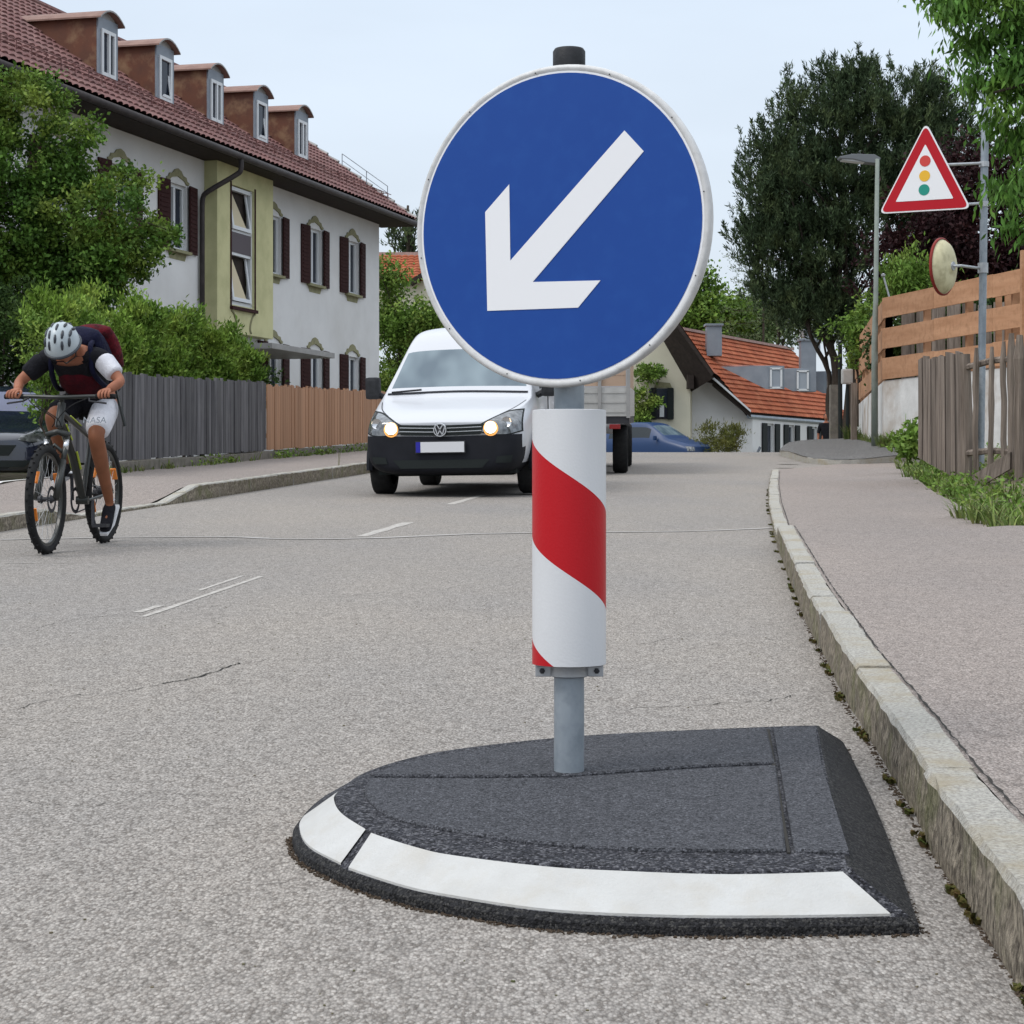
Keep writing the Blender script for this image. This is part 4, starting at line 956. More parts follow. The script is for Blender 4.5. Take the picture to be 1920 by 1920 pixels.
mr_ = thing('traffic_mirror', 'round traffic mirror seen from its cream back, clamped to the sign pole', 'mirror', W(1768, 500, 21.6))
axm = Vector((.58, .0, 0)); nm = Vector((-.80, .60, 0)).normalized()      # mirror faces away to the left
mc = W(1768, 500, 21.6); Rm = .315; Mm = nm.to_track_quat('Z', 'Y').to_matrix()
m = MB(); m.lathe([(.03, -.115), (.06, -.12), (.075, -.10), (.12, -.10), (.2, -.085), (.27, -.05), (Rm-.005, 0)], 36, mc, Mm); m.build('mirror_back', M['mirror_back'], mr_, smooth=True)
m = MB(); m.lathe([(Rm-.006, -.01), (Rm, -.012), (Rm+.012, 0), (Rm+.01, .02), (Rm-.005, .025)], 36, mc, Mm); m.build('mirror_rim', M['mirror_rim'], mr_, smooth=True)
m = MB(); m.lathe([(Rm-.006, .012), (.2, .035), (.1, .048), (.001, .05)], 36, mc, Mm); m.build('mirror_face', M['chrome'], mr_, smooth=True)
m = MB(); m.lathe([(.055, -.10), (.05, -.13), (.0, -.13)], 16, mc, Mm); m.tube([mc-nm*.12, mc-nm*.16+Vector((.05, 0, 0)), W(1838, 503, 21.9)], .016, 8); m.tube([W(1843, 493, PY), W(1843, 512, PY)], .058, 12); m.build('mirror_arm', M['galv_light'], mr_)

LY = 37.6
t = thing('street_lamp', 'slim grey street lamp with flat led head beside the limewashed wall', 'street lamp', W(1640, 834, LY))
m = MB(); m.tube([W(1640, 836, LY), W(1640, 640, LY), W(1642, 560, LY), W(1645, 298, LY)], [.066, .062, .047, .040], 12); m.build('pole', M['pole_green'], t, smooth=True)
m = MB(); m.prism([W(1652, 296, LY), W(1646, 306, LY), W(1625, 304, LY), W(1600, 298, LY), W(1576, 297, LY), W(1574, 293, LY), W(1600, 288, LY), W(1640, 289, LY)], (0, .30, 0)); m.build('lamp_head', M['lamp_grey'], t, bevel=.015)
m = MB(); m.prism([W(1622, 301, LY)+Vector((0, .05, -.03)), W(1580, 296, LY)+Vector((0, .05, -.03)), W(1580, 295, LY)+Vector((0, .05, 0)), W(1622, 298, LY)+Vector((0, .05, 0))], (0, .24, 0)); m.build('lamp_lens', M['frame_white'], t)
# posts in the background
m = MB(); m.box(W(1563, 775, 49), (.20, .2, 1.45)); o = m.build('gate_pillar', M['concrete'], bevel=.02); tag(o, 'square grey gate pillar beside the dark pole', 'pillar')
m = MB(); m.tube([W(1576, 832, 48.5), W(1575, 640, 48.5)], .055, 8); o = m.build('dark_pole', M['shutter_dark']); tag(o, 'dark blue pole rising in front of the pine stem', 'pole')
t = thing('letter_box', 'small pale grey box on a dark post beside the plank fence', 'box', W(1589, 822, 46))
m = MB(); m.tube([W(1589, 830, 46), W(1589, 722, 46)], .04, 8); m.build('post', M['shutter_dark'], t); m = MB(); m.box(W(1588, 706, 46), (.26, .2, .36)); m.build('box_body', M['alu'], t, bevel=.04)
m = MB(); m.box(W(1601, 772, 45), (.13, .13, 1.35)); o = m.build('gate_pillar', M['wood_old']); tag(o, 'narrow weathered timber post by the end of the limewashed wall', 'post')
m = MB(); m.tube([W(1669, 563, 38.5), W(1657, 520, 38.5)], .018, 6); m.lathe([(.0, -.04), (.04, -.02), (.045, .02), (0, .04)], 10, W(1656, 516, 38.5)); o = m.build('garden_stake', M['galv_light']); tag(o, 'thin garden stake with a white knob above the plank fence', 'stake')
# ================================================================ RUBBER ISLAND, ROUND SIGN AND BOLLARD
HI = .085
T_ = [(.595, 3.371), (.381, 3.347), (.181, 3.375), (.0568, 3.407), (-.104, 3.49), (-.171, 3.55), (-.258, 3.665), (-.283, 3.72), (-.335, 3.852), (-.361, 3.975), (-.362, 4.07), (-.326, 4.27), (-.216, 4.48), (-.051, 4.63), (.213, 4.775), (.656, 4.895), (.784, 4.915)]
B_ = [(.690, 3.246), (.40, 3.233), (.20, 3.243), (.04, 3.283), (-.12, 3.38), (-.20, 3.445), (-.305, 3.57), (-.34, 3.632), (-.41, 3.76), (-.447, 3.91), (-.455, 4.06), (-.42, 4.36), (-.29, 4.60), (-.10, 4.76), (.20, 4.92), (.68, 5.03), (.875, 5.06)]
isl = thing('traffic_island', 'black rubber traffic island with white reflective bands, lying on the road beside the kerb', 'traffic island', (.12, 4.2, .0314*4.2))
zz = lambda Y, h: .0314*Y+h
top = catmull([(a, b, 0) for a, b in T_], 6); bot = catmull([(a, b, 0) for a, b in B_], 6)
# the straight right-hand side
for i in range(1, 8):
    f = i/8; top.append(Vector((lerp(.784, .595, f), lerp(4.915, 3.371, f), 0))); bot.append(Vector((lerp(.875, .690, f)+.012*math.sin(f*3.14), lerp(5.06, 3.246, f), 0)))
n = len(top); mb = MB()
def ring(f, h): return [Vector((lerp(b.x, t.x, f), lerp(b.y, t.y, f), zz(lerp(b.y, t.y, f), h))) for b, t in zip(bot, top)]
rings = [ring(0, -.004), ring(.02, .016), ring(.14, .026), ring(.93, HI-.008), ring(.985, HI-.002), ring(1.06, HI)]
vs = [p for r_ in rings for p in r_]; fs = []
for k in range(5):
    for i in range(n): j = (i+1) % n; fs.append((k*n+i, k*n+j, (k+1)*n+j, (k+1)*n+i))
    if k in (0,): mats_ = None
mb.add(vs, fs); mb.m = [0]*len(fs)
nside = 7
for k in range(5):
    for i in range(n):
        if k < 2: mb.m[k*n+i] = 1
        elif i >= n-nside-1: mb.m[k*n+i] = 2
base_ = mb.build('rubber_base', [M['rubber'], M['rubber_edge'], M['rubber_edge']], isl, smooth=True, auto=R(25))
cap = MB(); cap.poly([p+Vector((0, 0, 0)) for p in rings[-1]]); cap.build('rubber_top', M['rubber'], isl, fix=False)
# raised plates divided by grooves
def Ti(px, py, h): Y = 3600*(ZC-h)/(py-777.0); return Vector(((px-960)/F*Y, Y, .0314*Y+h))
hp = HI+.007
frontc = catmull([Ti(694, 1458, hp), Ti(684, 1478, hp), Ti(696, 1503, hp), Ti(753, 1535, hp), Ti(953, 1571, hp), Ti(1153, 1588, hp), Ti(1340, 1592, hp), Ti(1474, 1592, hp)], 5)
fp = frontc+[Ti(1455, 1434, hp), Ti(1300, 1441, hp), Ti(1067, 1457, hp), Ti(900, 1459, hp)]
def plate(pts, d, mat='rubber_top'):
    c = sum(pts, Vector())/len(pts); m = MB(); k = len(pts)
    ins = [p+(c-p).normalized()*.005 for p in pts]; lo = [p-Vector((0, 0, d)) for p in pts]; up2 = [p-Vector((0, 0, .004)) for p in pts]
    m.add(lo+up2+ins, [(a*k+i, a*k+(i+1) % k, (a+1)*k+(i+1) % k, (a+1)*k+i) for a in (0, 1) for i in range(k)]+[tuple(range(2*k, 3*k))])
    return m.build('plate', M[mat], isl)
plate(fp, .012)
backc = catmull([Ti(1438, 1366, hp), Ti(1300, 1370, hp), Ti(1120, 1379, hp), Ti(920, 1401, hp), Ti(787, 1421, hp), Ti(730, 1438, hp), Ti(701, 1452, hp)], 5)
plate(backc+[Ti(900, 1453, hp), Ti(1067, 1451, hp), Ti(1300, 1435, hp), Ti(1453, 1428, hp)], .012)
plate([Ti(1450, 1364, hp), Ti(1529, 1362, hp), Ti(1541, 1432, hp), Ti(1592, 1596, hp), Ti(1489, 1592, hp)], .012)
for pts in ([Ti(1437, 1364, hp), Ti(1443, 1364, hp), Ti(1482, 1594, hp), Ti(1476, 1594, hp)],):
    m = MB(); m.prism([p-Vector((0, 0, .004)) for p in pts], (0, 0, -.01)); m.build('seam', M['crack'], isl)
# white reflective bands on the slope
def band(i0, i1, fa=.165, fb=.925):
    m = MB(); rr = []
    for i in range(i0, i1+1):
        b, t = bot[i], top[i]
        def at(f, k): y = lerp(b.y, t.y, f); hh = lerp(.026, HI-.008, (f-.14)/.79); return Vector((lerp(b.x, t.x, f), y-.0012, zz(y, hh)+k))
        e = .004
        rr.append([at(fa, -.002), at(fa, e), at(lerp(fa, fb, .5), e), at(fb, e), at(fb, -.002)])
    k = 5; vs = [p for r_ in rr for p in r_]
    m.add(vs, [(i*k+j, i*k+j+1, (i+1)*k+j+1, (i+1)*k+j) for i in range(len(rr)-1) for j in range(k-1)])
    m.build('reflective_band', M['refl_white'], isl)
band(1, 37); band(41, 60)
clods('gutter_dirt', [Vector((p.x-(.004 if i > 38 else 0), p.y-.004, zz(p.y, .001))) for p, i in [(bot[i].lerp(bot[i+1], k_/8), i) for i in range(58) for k_ in range(8)]]+[Vector((lerp(.69, .875, k_/200)+.006, lerp(3.246, 5.06, k_/200), zz(lerp(3.246, 5.06, k_/200), 0))) for k_ in range(200)], 1300, .003, .0012, .005, M['dirt'])

# round sign on its post
PX, PYs = .1264, 4.25
zb0 = zz(PYs, HI+.006)
sgn = thing('keep_left_sign', 'round blue sign with white arrow pointing down left on a grey post', 'road sign', (PX, PYs, zb0))
m = MB(); m.tube([(PX, PYs, zb0-.02), (PX, PYs, ZC+(HZ-112)/F*PYs)], .0335, 28); m.build('post', M['galv'], sgn, smooth=True, auto=R(40))
zc1 = ZC+(HZ-122)/F*PYs; zc0 = ZC+(HZ-92)/F*PYs
m = MB(); m.lathe([(.0355, zc1-.01), (.036, zc1), (.036, zc0-.006), (.032, zc0), (0, zc0+.001)], 28, (PX, PYs, 0)); m.build('post_cap', M['black_plastic'], sgn, smooth=True, auto=R(40))
a_ = R(25.8); nS = Vector((-math.sin(a_), -math.cos(a_), 0)); xS = Vector((math.cos(a_), -math.sin(a_), 0)); zS = Vector((0, 0, 1))
cS = W(1047, 424, 4.19); RS = 302.5/F*4.19
MS = Matrix((xS, zS, nS)).transposed()
def S2(px, py, k=0):
    d = W(px, py, 1)-Vector((0, 0, ZC)); o_ = Vector((0, 0, ZC)); t_ = (cS-o_).dot(nS)/d.dot(nS); return o_+d*t_+nS*k
m = MB(); m.lathe([(.001, -.004), (RS-.02, -.004), (RS-.012, -.022), (RS-.002, -.022), (RS, -.012), (RS, -.002), (RS-.003, .003), (RS-.009, .004), (RS-.014, .001)], 96, cS, MS)
m.build('sign_rim', M['sign_rim'], sgn, smooth=True, auto=R(50))
def disc(r, k, mat, name, par):
    m = MB(); m.prism([cS+(xS*math.cos(t)+zS*math.sin(t))*r+nS*k for t in [2*math.pi*i/96 for i in range(96)]], -nS*.0015); return m.build(name, mat, par)
disc(RS-.012, .001, M['sign_white'], 'white_ring', sgn)
disc(RS*.947, .0022, M['sign_blue'], 'blue_field', sgn)
ar = [(1172, 245), (1208, 284), (1000, 529), (1127, 526), (1085, 577), (915, 583), (911, 398), (956, 346), (958, 489)]
m = MB(); m.prism([S2(x, y, .0036) for x, y in ar], -nS*.0012); m.build('arrow', M['sign_white'], sgn)
for i in range(12):
    t = 2*math.pi*(i+.3)/12; m_ = cS+(xS*math.cos(t)+zS*math.sin(t))*(RS-.010)+nS*.004
    if i == 0: rv = MB()
    rv.lathe([(.0016, 0), (.0016, .0008), (0, .001)], 6, m_, MS)
rv.build('rivet', M['steel_dark'], sgn)
for zz_ in (.18, -.18):
    m = MB(); m.lathe([(.037, -.012), (.039, -.010), (.039, .010), (.037, .012)], 24, (PX, PYs, cS.z+zz_)); m.box((PX-.0, PYs-.036, cS.z+zz_), (.03, .03, .024), MS.to_3x3()); m.build('sign_clamp', M['galv_light'], sgn)

# striped cylinder
bol = thing('striped_beacon', 'white and red spiral striped plastic cylinder clamped round the sign post', 'beacon', (PX, PYs, .461))
bz0, bz1, br = ZC+(HZ-1244)/F*PYs, ZC+(HZ-769)/F*PYs, .0818
mt = bpy.data.materials.new('beacon_stripes'); mt.use_nodes = True; t = mt.node_tree; l = t.links; bs = t.nodes['Principled BSDF']; bs.inputs['Roughness'].default_value = .38; bs.inputs['Specular IOR Level'].default_value = .3
geo = t.nodes.new('ShaderNodeTexCoord'); sx = t.nodes.new('ShaderNodeSeparateXYZ'); l.new(geo.outputs['Object'], sx.inputs[0])
def mth(op, a, b=None, c=None):
    n_ = t.nodes.new('ShaderNodeMath'); n_.operation = op
    for i, v in enumerate((a, b, c)):
        if v is None: continue
        if isinstance(v, (int, float)): n_.inputs[i].default_value = v
        else: l.new(v, n_.inputs[i])
    return n_.outputs[0]
ang = mth('ARCTAN2', mth('SUBTRACT', sx.outputs['X'], PX), mth('MULTIPLY', mth('SUBTRACT', sx.outputs['Y'], PYs), -1))   # 0 faces the camera, -pi/2 left
px2m = PYs/F; zref = ZC+(HZ-893)*px2m; slope = 145*px2m/math.pi; per = 372*px2m
ph = mth('DIVIDE', mth('SUBTRACT', mth('SUBTRACT', zref, sx.outputs['Z']), mth('MULTIPLY', ang, slope)), per)
fr_ = mth('FRACT', mth('ADD', ph, 10))
red = mth('LESS_THAN', fr_, .492)
edge = mth('LESS_THAN', mth('ABSOLUTE', mth('SUBTRACT', fr_, .496)), .008)
nz = nd(t, 'ShaderNodeTexNoise', Scale=9, Detail=4); mp_ = nd(t, 'ShaderNodeMapping', Scale=(1, 1, .25)); l.new(geo.outputs['Object'], mp_.inputs[0]); l.new(mp_.outputs[0], nz.inputs['Vector'])
mw = nd(t, 'ShaderNodeMixRGB'); mw.inputs[1].default_value = (.64, .645, .66, 1); mw.inputs[2].default_value = (.54, .545, .56, 1); l.new(nz.outputs[0], mw.inputs[0])
mxr = nd(t, 'ShaderNodeMixRGB'); mxr.inputs[2].default_value = (.43, .003, .009, 1); l.new(mw.outputs[0], mxr.inputs[1]); l.new(red, mxr.inputs[0])
l.new(mxr.outputs[0], bs.inputs['Base Color'])
hc = nd(t, 'ShaderNodeTexVoronoi', Scale=170); l.new(geo.outputs['Object'], hc.inputs['Vector']); bpp = nd(t, 'ShaderNodeBump', Strength=.2, Distance=.001); l.new(hc.outputs['Distance'], bpp.inputs['Height']); l.new(bpp.outputs[0], bs.inputs['Normal'])
m = MB(); m.lathe([(br-.004, bz0+.001), (br, bz0), (br, bz1-.001), (br-.003, bz1), (br-.004, bz1-.012)], 96, (PX, PYs, 0)); m.build('striped_shell', mt, bol, smooth=True, auto=R(40))
m = MB(); m.lathe([(br-.004, bz1-.012), (.05, bz1-.014), (.034, bz1-.012)], 48, (PX, PYs, 0)); m.lathe([(br-.004, bz0+.006), (.034, bz0+.006)], 48, (PX, PYs, 0)); m.build('inner_disc', M['black_plastic'], bol)
m = MB(); m.lathe([(.0345, bz0-.030), (.047, bz0-.026), (.047, bz0-.004), (.05, bz0+.004)], 32, (PX, PYs, 0))
m.build('clamp_ring', M['galv_light'], bol, smooth=True, auto=R(40))
for sg in (-1, 1):
    m = MB(); m.box((PX+sg*.058, PYs-.02, bz0-.014), (.034, .006, .026)); m.box((PX+sg*.045, PYs-.01, bz0-.003), (.055, .03, .005)); cl = m.build('clamp_tab', M['galv_light'], bol, bevel=.002)
    m = MB(); m.lathe([(.0065, 0), (.0065, .005), (0, .006)], 6, (PX+sg*.060, PYs-.023, bz0-.014), Matrix.Rotation(R(90), 3, 'X')); m.build('bolt', M['steel_dark'], cl)
# ================================================================ VEHICLES
def evaluate(o):
    dg = bpy.context.evaluated_depsgraph_get(); dg.update()
    me = bpy.data.meshes.new_from_object(o.evaluated_get(dg)); return me
def shell(stations, glassy, blacky, sub=2, cap_black=4, cap_rear=True):
    """lofted car body; station = (u, wb, hw, wbelt, wtop, htop); returns dict material index -> (verts, faces) and a BVH"""
    secs = []
    for (u, wb, hw, wbelt, wtop, ht) in stations:
        h = wbelt-wb; g = wtop-wbelt
        pts = [(0, wb), (.80*hw, wb), (.965*hw, wb+.18*h), (hw, wb+.5*h), (.995*hw, wb+.85*h), (.955*hw, wbelt+.03*min(1, g*4)),
               (lerp(.955*hw, ht, .86), wbelt+.03+(g-.05)*.84), (ht, wtop-.035*min(1, g*4)), (ht*.6, wtop-.008), (0, wtop)]
        secs.append((u, pts))
    bm = bmesh.new(); K = 10; rows = []
    for u, pts in secs:
        right = [bm.verts.new((v, -u, w_)) for v, w_ in pts]; left = [right[0]]+[bm.verts.new((-v, -u, w_)) for v, w_ in pts[1:-1]]+[right[-1]]
        rows.append((right, left))
    def face(vs, m):
        vs2 = []
        for v in vs:
            if v not in vs2: vs2.append(v)
        if len(vs2) > 2:
            try: f = bm.faces.new(vs2); f.material_index = m; f.smooth = True
            except ValueError: pass
    for i in range(len(rows)-1):
        for side in (0, 1):
            a, b = rows[i][side], rows[i+1][side]
            for k in range(K-1):
                m = 0
                if (i, k) in glassy: m = 1
                elif (i, k) in blacky: m = 2
                face([a[k], a[k+1], b[k+1], b[k]] if side else [a[k+1], a[k], b[k], b[k+1]], m)
    for idx in ([0] + ([len(rows)-1] if cap_rear else [])):
        r_, l_ = rows[idx]
        for k in range(K-1): face([r_[k], r_[k+1], l_[k+1], l_[k]], 2 if (k < cap_black) else 0)
    bmesh.ops.recalc_face_normals(bm, faces=bm.faces)
    me = bpy.data.meshes.new('tmp'); 
    for _ in range(3): me.materials.append(None)
    bm.to_mesh(me); bm.free()
    o = bpy.data.objects.new('tmp', me); COL.objects.link(o)
    s = o.modifiers.new('s', 'SUBSURF'); s.levels = sub; s.render_levels = sub
    e = evaluate(o); bpy.data.objects.remove(o)
    V = [v.co.copy() for v in e.vertices]; out_ = {}
    for p in e.polygons: out_.setdefault(p.material_index, []).append(tuple(p.vertices))
    bvh = BVHTree.FromPolygons(V, [tuple(p.vertices) for p in e.polygons])
    return V, out_, bvh
def sub_mesh(name, V, faces, mat, parent, off=0):
    used = sorted({i for f in faces for i in f}); mp = {u: k for k, u in enumerate(used)}
    me = bpy.data.meshes.new(name); me.from_pydata([V[i] for i in used], [], [tuple(mp[i] for i in f) for f in faces]); me.materials.append(mat)
    me.polygons.foreach_set('use_smooth', [True]*len(me.polygons)); me.update()
    return link(bpy.data.objects.new(name, me), parent)
def patch(name, bvh, top, bot, mat, parent, d=(0, 1, 0), start=3.0, off=.008, n=12, m=5, thick=0):
    """surface patch between two curves given in (a, w), cast along d onto the shell"""
    d = Vector(d).normalized(); top = catmull([Vector((a, b, 0)) for a, b in top], 6); bot = catmull([Vector((a, b, 0)) for a, b in bot], 6)
    def at(c, f): x = f*(len(c)-1); i = min(int(x), len(c)-2); return c[i].lerp(c[i+1], x-i)
    vs = []; 
    for i in range(n+1):
        for j in range(m+1):
            p = at(top, i/n).lerp(at(bot, i/n), j/m)
            o_ = (Vector((p.x, 0, p.y)) if abs(d.y) > .5 else Vector((0, p.x, p.y)))-d*start
            h = bvh.ray_cast(o_, d); q = h[0] if h[0] is not None else o_+d*start
            vs.append(q-d*off)
    mb = MB(); mb.add(vs, [(i*(m+1)+j, i*(m+1)+j+1, (i+1)*(m+1)+j+1, (i+1)*(m+1)+j) for i in range(n) for j in range(m)])
    if thick:
        edge = []
    return mb.build(name, mat, parent, smooth=True, fix=False)
def wheel(parent, v, u, r, wd, side, rimr=.64):
    """side=+1 for the outer face towards +X"""
    c = Vector((v, -u, r)); Mx = Matrix.Rotation(R(90)*side, 3, 'Y')
    a = MB(); a.lathe([(r*rimr, -wd/2), (r*.93, -wd/2), (r, -wd*.36), (r, wd*.36), (r*.93, wd/2), (r*rimr, wd/2), (r*rimr*.98, wd*.2)], 36, c, Mx)
    w_ = a.build('wheel', M['tyre'], parent, smooth=True, auto=R(40))
    a = MB(); a.lathe([(r*rimr, wd*.3), (r*rimr*.9, wd*.42), (r*.45, wd*.36), (r*.18, wd*.40), (0, wd*.42)], 24, c, Mx); a.build('rim', M['rim'], w_, smooth=True)
    a = MB()
    for k in range(8):
        t_ = 2*math.pi*k/8; a.box(c+Mx @ Vector((r*.38*math.cos(t_), r*.38*math.sin(t_), wd*.41)), (.02, r*.10, r*.10), Matrix.Rotation(t_, 3, 'X'))
    a.build('rim_opening', M['steel_dark'], w_)
    return w_

# ---- white delivery van coming down the road
van = thing('delivery_van', 'white delivery van with black bumper and lit headlamps driving towards the viewer', 'van')
St = [(.93, .27, .66, .70, .80, .60), (.86, .25, .80, .74, .84, .68), (.62, .23, .875, .82, .93, .74), (.28, .22, .895, .92, 1.00, .82), (-.02, .22, .90, 1.00, 1.07, .84),
      (-.12, .22, .90, 1.03, 1.10, .84), (-.80, .22, .90, 1.08, 1.71, .69), (-1.0, .22, .90, 1.10, 1.83, .67), (-1.3, .22, .90, 1.12, 1.92, .67), (-2.3, .22, .90, 1.12, 1.96, .68), (-3.25, .24, .89, 1.12, 1.95, .63), (-3.45, .30, .86, 1.12, 1.88, .60)]
gl = {(5, 7), (5, 8), (6, 5), (7, 5)}
bl = {(i, k) for i in (0,) for k in range(4)} | {(1, k) for k in range(3)} | {(i, 0) for i in range(12)} | {(i, 1) for i in range(11)}
V_, G_, B3 = shell(St, gl, bl)
sub_mesh('body', V_, G_[0], M['car_white'], van)
# split glass into windscreen and side windows
gf = G_[1]; cen = lambda f: sum((V_[i] for i in f), Vector())/len(f)
ws = [f for f in gf if abs(cen(f).x) < lerp(.84, .68, min(1, max(0, (cen(f).y-.12)/.66))) and cen(f).y < .80]
sg_ = [f for f in gf if f not in set(ws)]
sub_mesh('windscreen', V_, ws, M['windscreen'], van); 
sub_mesh('side_window', V_, [f for f in sg_ if cen(f).x > 0], M['carglass'], van); sub_mesh('side_window', V_, [f for f in sg_ if cen(f).x < 0], M['carglass'], van)
sub_mesh('bumper', V_, G_[2], M['van_plastic'], van)
Yd = (0, 1, 0)
patch('bumper_cover', B3, [(-.84, .66), (-.5, .655), (0, .645), (.5, .655), (.84, .66)], [(-.84, .24), (-.5, .23), (0, .23), (.5, .23), (.84, .24)], M['van_plastic'], van, off=.02, n=24, m=8)
patch('lower_intake', B3, [(-.52, .40), (0, .40), (.52, .40)], [(-.44, .31), (0, .31), (.44, .31)], M['shutter_dark'], van, off=.028, n=16)
gr = patch('grille', B3, [(-.47, .775), (0, .765), (.47, .775)], [(-.43, .665), (0, .655), (.43, .665)], M['shutter_dark'], van, off=.024, n=16)
for w_ in (.742, .702): patch('grille_bar', B3, [(-.44, w_+.006), (0, w_-.004), (.44, w_+.006)], [(-.44, w_-.002), (0, w_-.012), (.44, w_-.002)], M['chrome'], gr, off=.034, n=14, m=1)
for sg in (-1, 1):
    hl_ = patch('headlight', B3, [(sg*.44, .765), (sg*.58, .845), (sg*.70, .90), (sg*.815, .915)], [(sg*.44, .69), (sg*.58, .665), (sg*.72, .665), (sg*.835, .70)], M['headlight'], van, off=.022, n=14, m=8)
    patch('headlight_rim', B3, [(sg*.43, .775), (sg*.58, .86), (sg*.70, .915), (sg*.825, .932)], [(sg*.43, .68), (sg*.58, .653), (sg*.72, .653), (sg*.848, .69)], M['shutter_dark'], hl_, off=.016, n=14, m=8)
    cc_ = B3.ray_cast(Vector((sg*.535, -3, .735)), Vector((0, 1, 0)))[0]
    m = MB(); m.lathe([(0, .03), (.045, .022), (.062, 0)], 20, cc_+Vector((0, -.03, 0)), Matrix.Rotation(R(90), 3, 'X')); m.build('lit_lamp', M['lamp_on'], hl_, smooth=True)
    m = MB(); m.lathe([(.062, .004), (.078, -.002), (.08, -.012)], 20, cc_+Vector((0, -.03, -.012)), Matrix.Rotation(R(90), 3, 'X')); m.build('amber_glow_ring', M['lamp_glow'], hl_, smooth=True)  # ring added to stand for the lamp's glow
    cc_ = B3.ray_cast(Vector((sg*.70, -3, .79)), Vector((0, 1, 0)))[0]
    m = MB(); m.lathe([(0, .0), (.04, .006), (.055, .02)], 20, cc_+Vector((0, -.03, 0)), Matrix.Rotation(R(90), 3, 'X')); m.build('reflector', M['chrome'], hl_, smooth=True)
    # mirror
    m = MB(); m.box((sg*1.00, .32, 1.19), (.17, .12, .25)); mi = m.build('wing_mirror', M['black_plastic'], van, bevel=.045)
    m = MB(); m.tube([(sg*.86, .34, 1.08), (sg*.95, .33, 1.12)], .035, 8); m.build('mirror_arm', M['black_plastic'], mi)
    # fog lamp recess
    patch('fog_recess', B3, [(sg*.60, .43), (sg*.76, .44)], [(sg*.58, .36), (sg*.74, .36)], M['shutter_dark'], van, off=.03, n=5)
    # wheel arch
    m = MB()
    for u_ in (0, -2.68):
        pts = [(sg*.895, -u_+math.cos(t_)*.385, .31+math.sin(t_)*.385) for t_ in [math.pi*k/14-.15 for k in range(16)]]
        m.tube(pts, .04, 6)
        m.prism([(sg*.903, -u_+math.cos(t_)*.37, .31+math.sin(t_)*.37) for t_ in [math.pi*k/14-.1 for k in range(16)]], (sg*.004, 0, 0))
    m.build('wheel_arch', M['van_plastic'], van, smooth=True, auto=R(40))
    wheel(van, sg*.815, 0, .315, .205, sg); wheel(van, sg*.815, -2.68, .315, .205, sg)
m = MB(); m.box((0, -.972, .535), (.54, .02, .135)); pl = m.build('plate_holder', M['black_plastic'], van, bevel=.004)
m = MB(); m.box((.024, -.985, .535), (.468, .008, .11)); m.build('plate_field', M['plate_white'], pl); m = MB(); m.box((-.236, -.985, .535), (.048, .008, .11)); m.build('plate_strip', M['plate_blue'], pl)
# round emblem: ring with a V above a W
ec = Vector((0, -.975, .715)); Me = Matrix.Rotation(R(90), 3, 'X')
m = MB(); m.lathe([(0, .002), (.070, .002), (.072, -.01)], 32, ec, Me); em = m.build('emblem', M['steel_dark'], van, smooth=True, auto=R(40))
m = MB(); m.lathe([(.058, .003), (.060, .012), (.070, .012), (.074, .0)], 36, ec, Me)
def stroke(a, b, w_=.011):
    a, b = Vector((a[0], 0, a[1])), Vector((b[0], 0, b[1])); d_ = (b-a).normalized(); s_ = Vector((-d_.z, 0, d_.x))*w_/2
    m.prism([ec+a+s_+Vector((0, -.004, 0)), ec+b+s_+Vector((0, -.004, 0)), ec+b-s_+Vector((0, -.004, 0)), ec+a-s_+Vector((0, -.004, 0))], (0, -.007, 0))
stroke((-.030, .053), (0, .006)); stroke((.030, .053), (0, .006))
stroke((-.052, .028), (-.026, -.050)); stroke((-.026, -.050), (0, -.004)); stroke((0, -.004), (.026, -.050)); stroke((.026, -.050), (.052, .028))
m.build('emblem_letters', M['chrome'], em)
m = MB(); m.tube([(-.74, .10, 1.135), (-.40, .09, 1.16)], .011, 6); m.build('wiper', M['black_plastic'], van)
m = MB(); m.box((0, 1.4, .30), (1.5, 4.0, .12)); m.box((0, -.1, .26), (1.3, .3, .1)); m.build('underbody', M['shutter_dark'], van)
m = MB(); m.box((.905, .95, .8), (.012, .01, .9)); m.box((.905, 1.9, .8), (.012, .01, .9)); m.box((.908, 1.4, .82), (.012, 2.2, .02)); m.build('door_seam', M['steel_dark'], van)
patch('cowl', B3, [(-.79, 1.128), (0, 1.148), (.79, 1.128)], [(-.79, 1.108), (0, 1.128), (.79, 1.108)], M['van_plastic'], van, off=.012, n=24, m=1)
for sg in (-1, 1): patch('panel_gap', B3, [(sg*.60, .872), (sg*.72, .945), (sg*.80, 1.03)], [(sg*.605, .866), (sg*.726, .938), (sg*.806, 1.023)], M['steel_dark'], van, off=.004, n=12, m=1)
van.location = (-.605, 21.25, gz(21.25)+.0); van.rotation_euler = (R(1.8), R(-.7), -R(8.5))

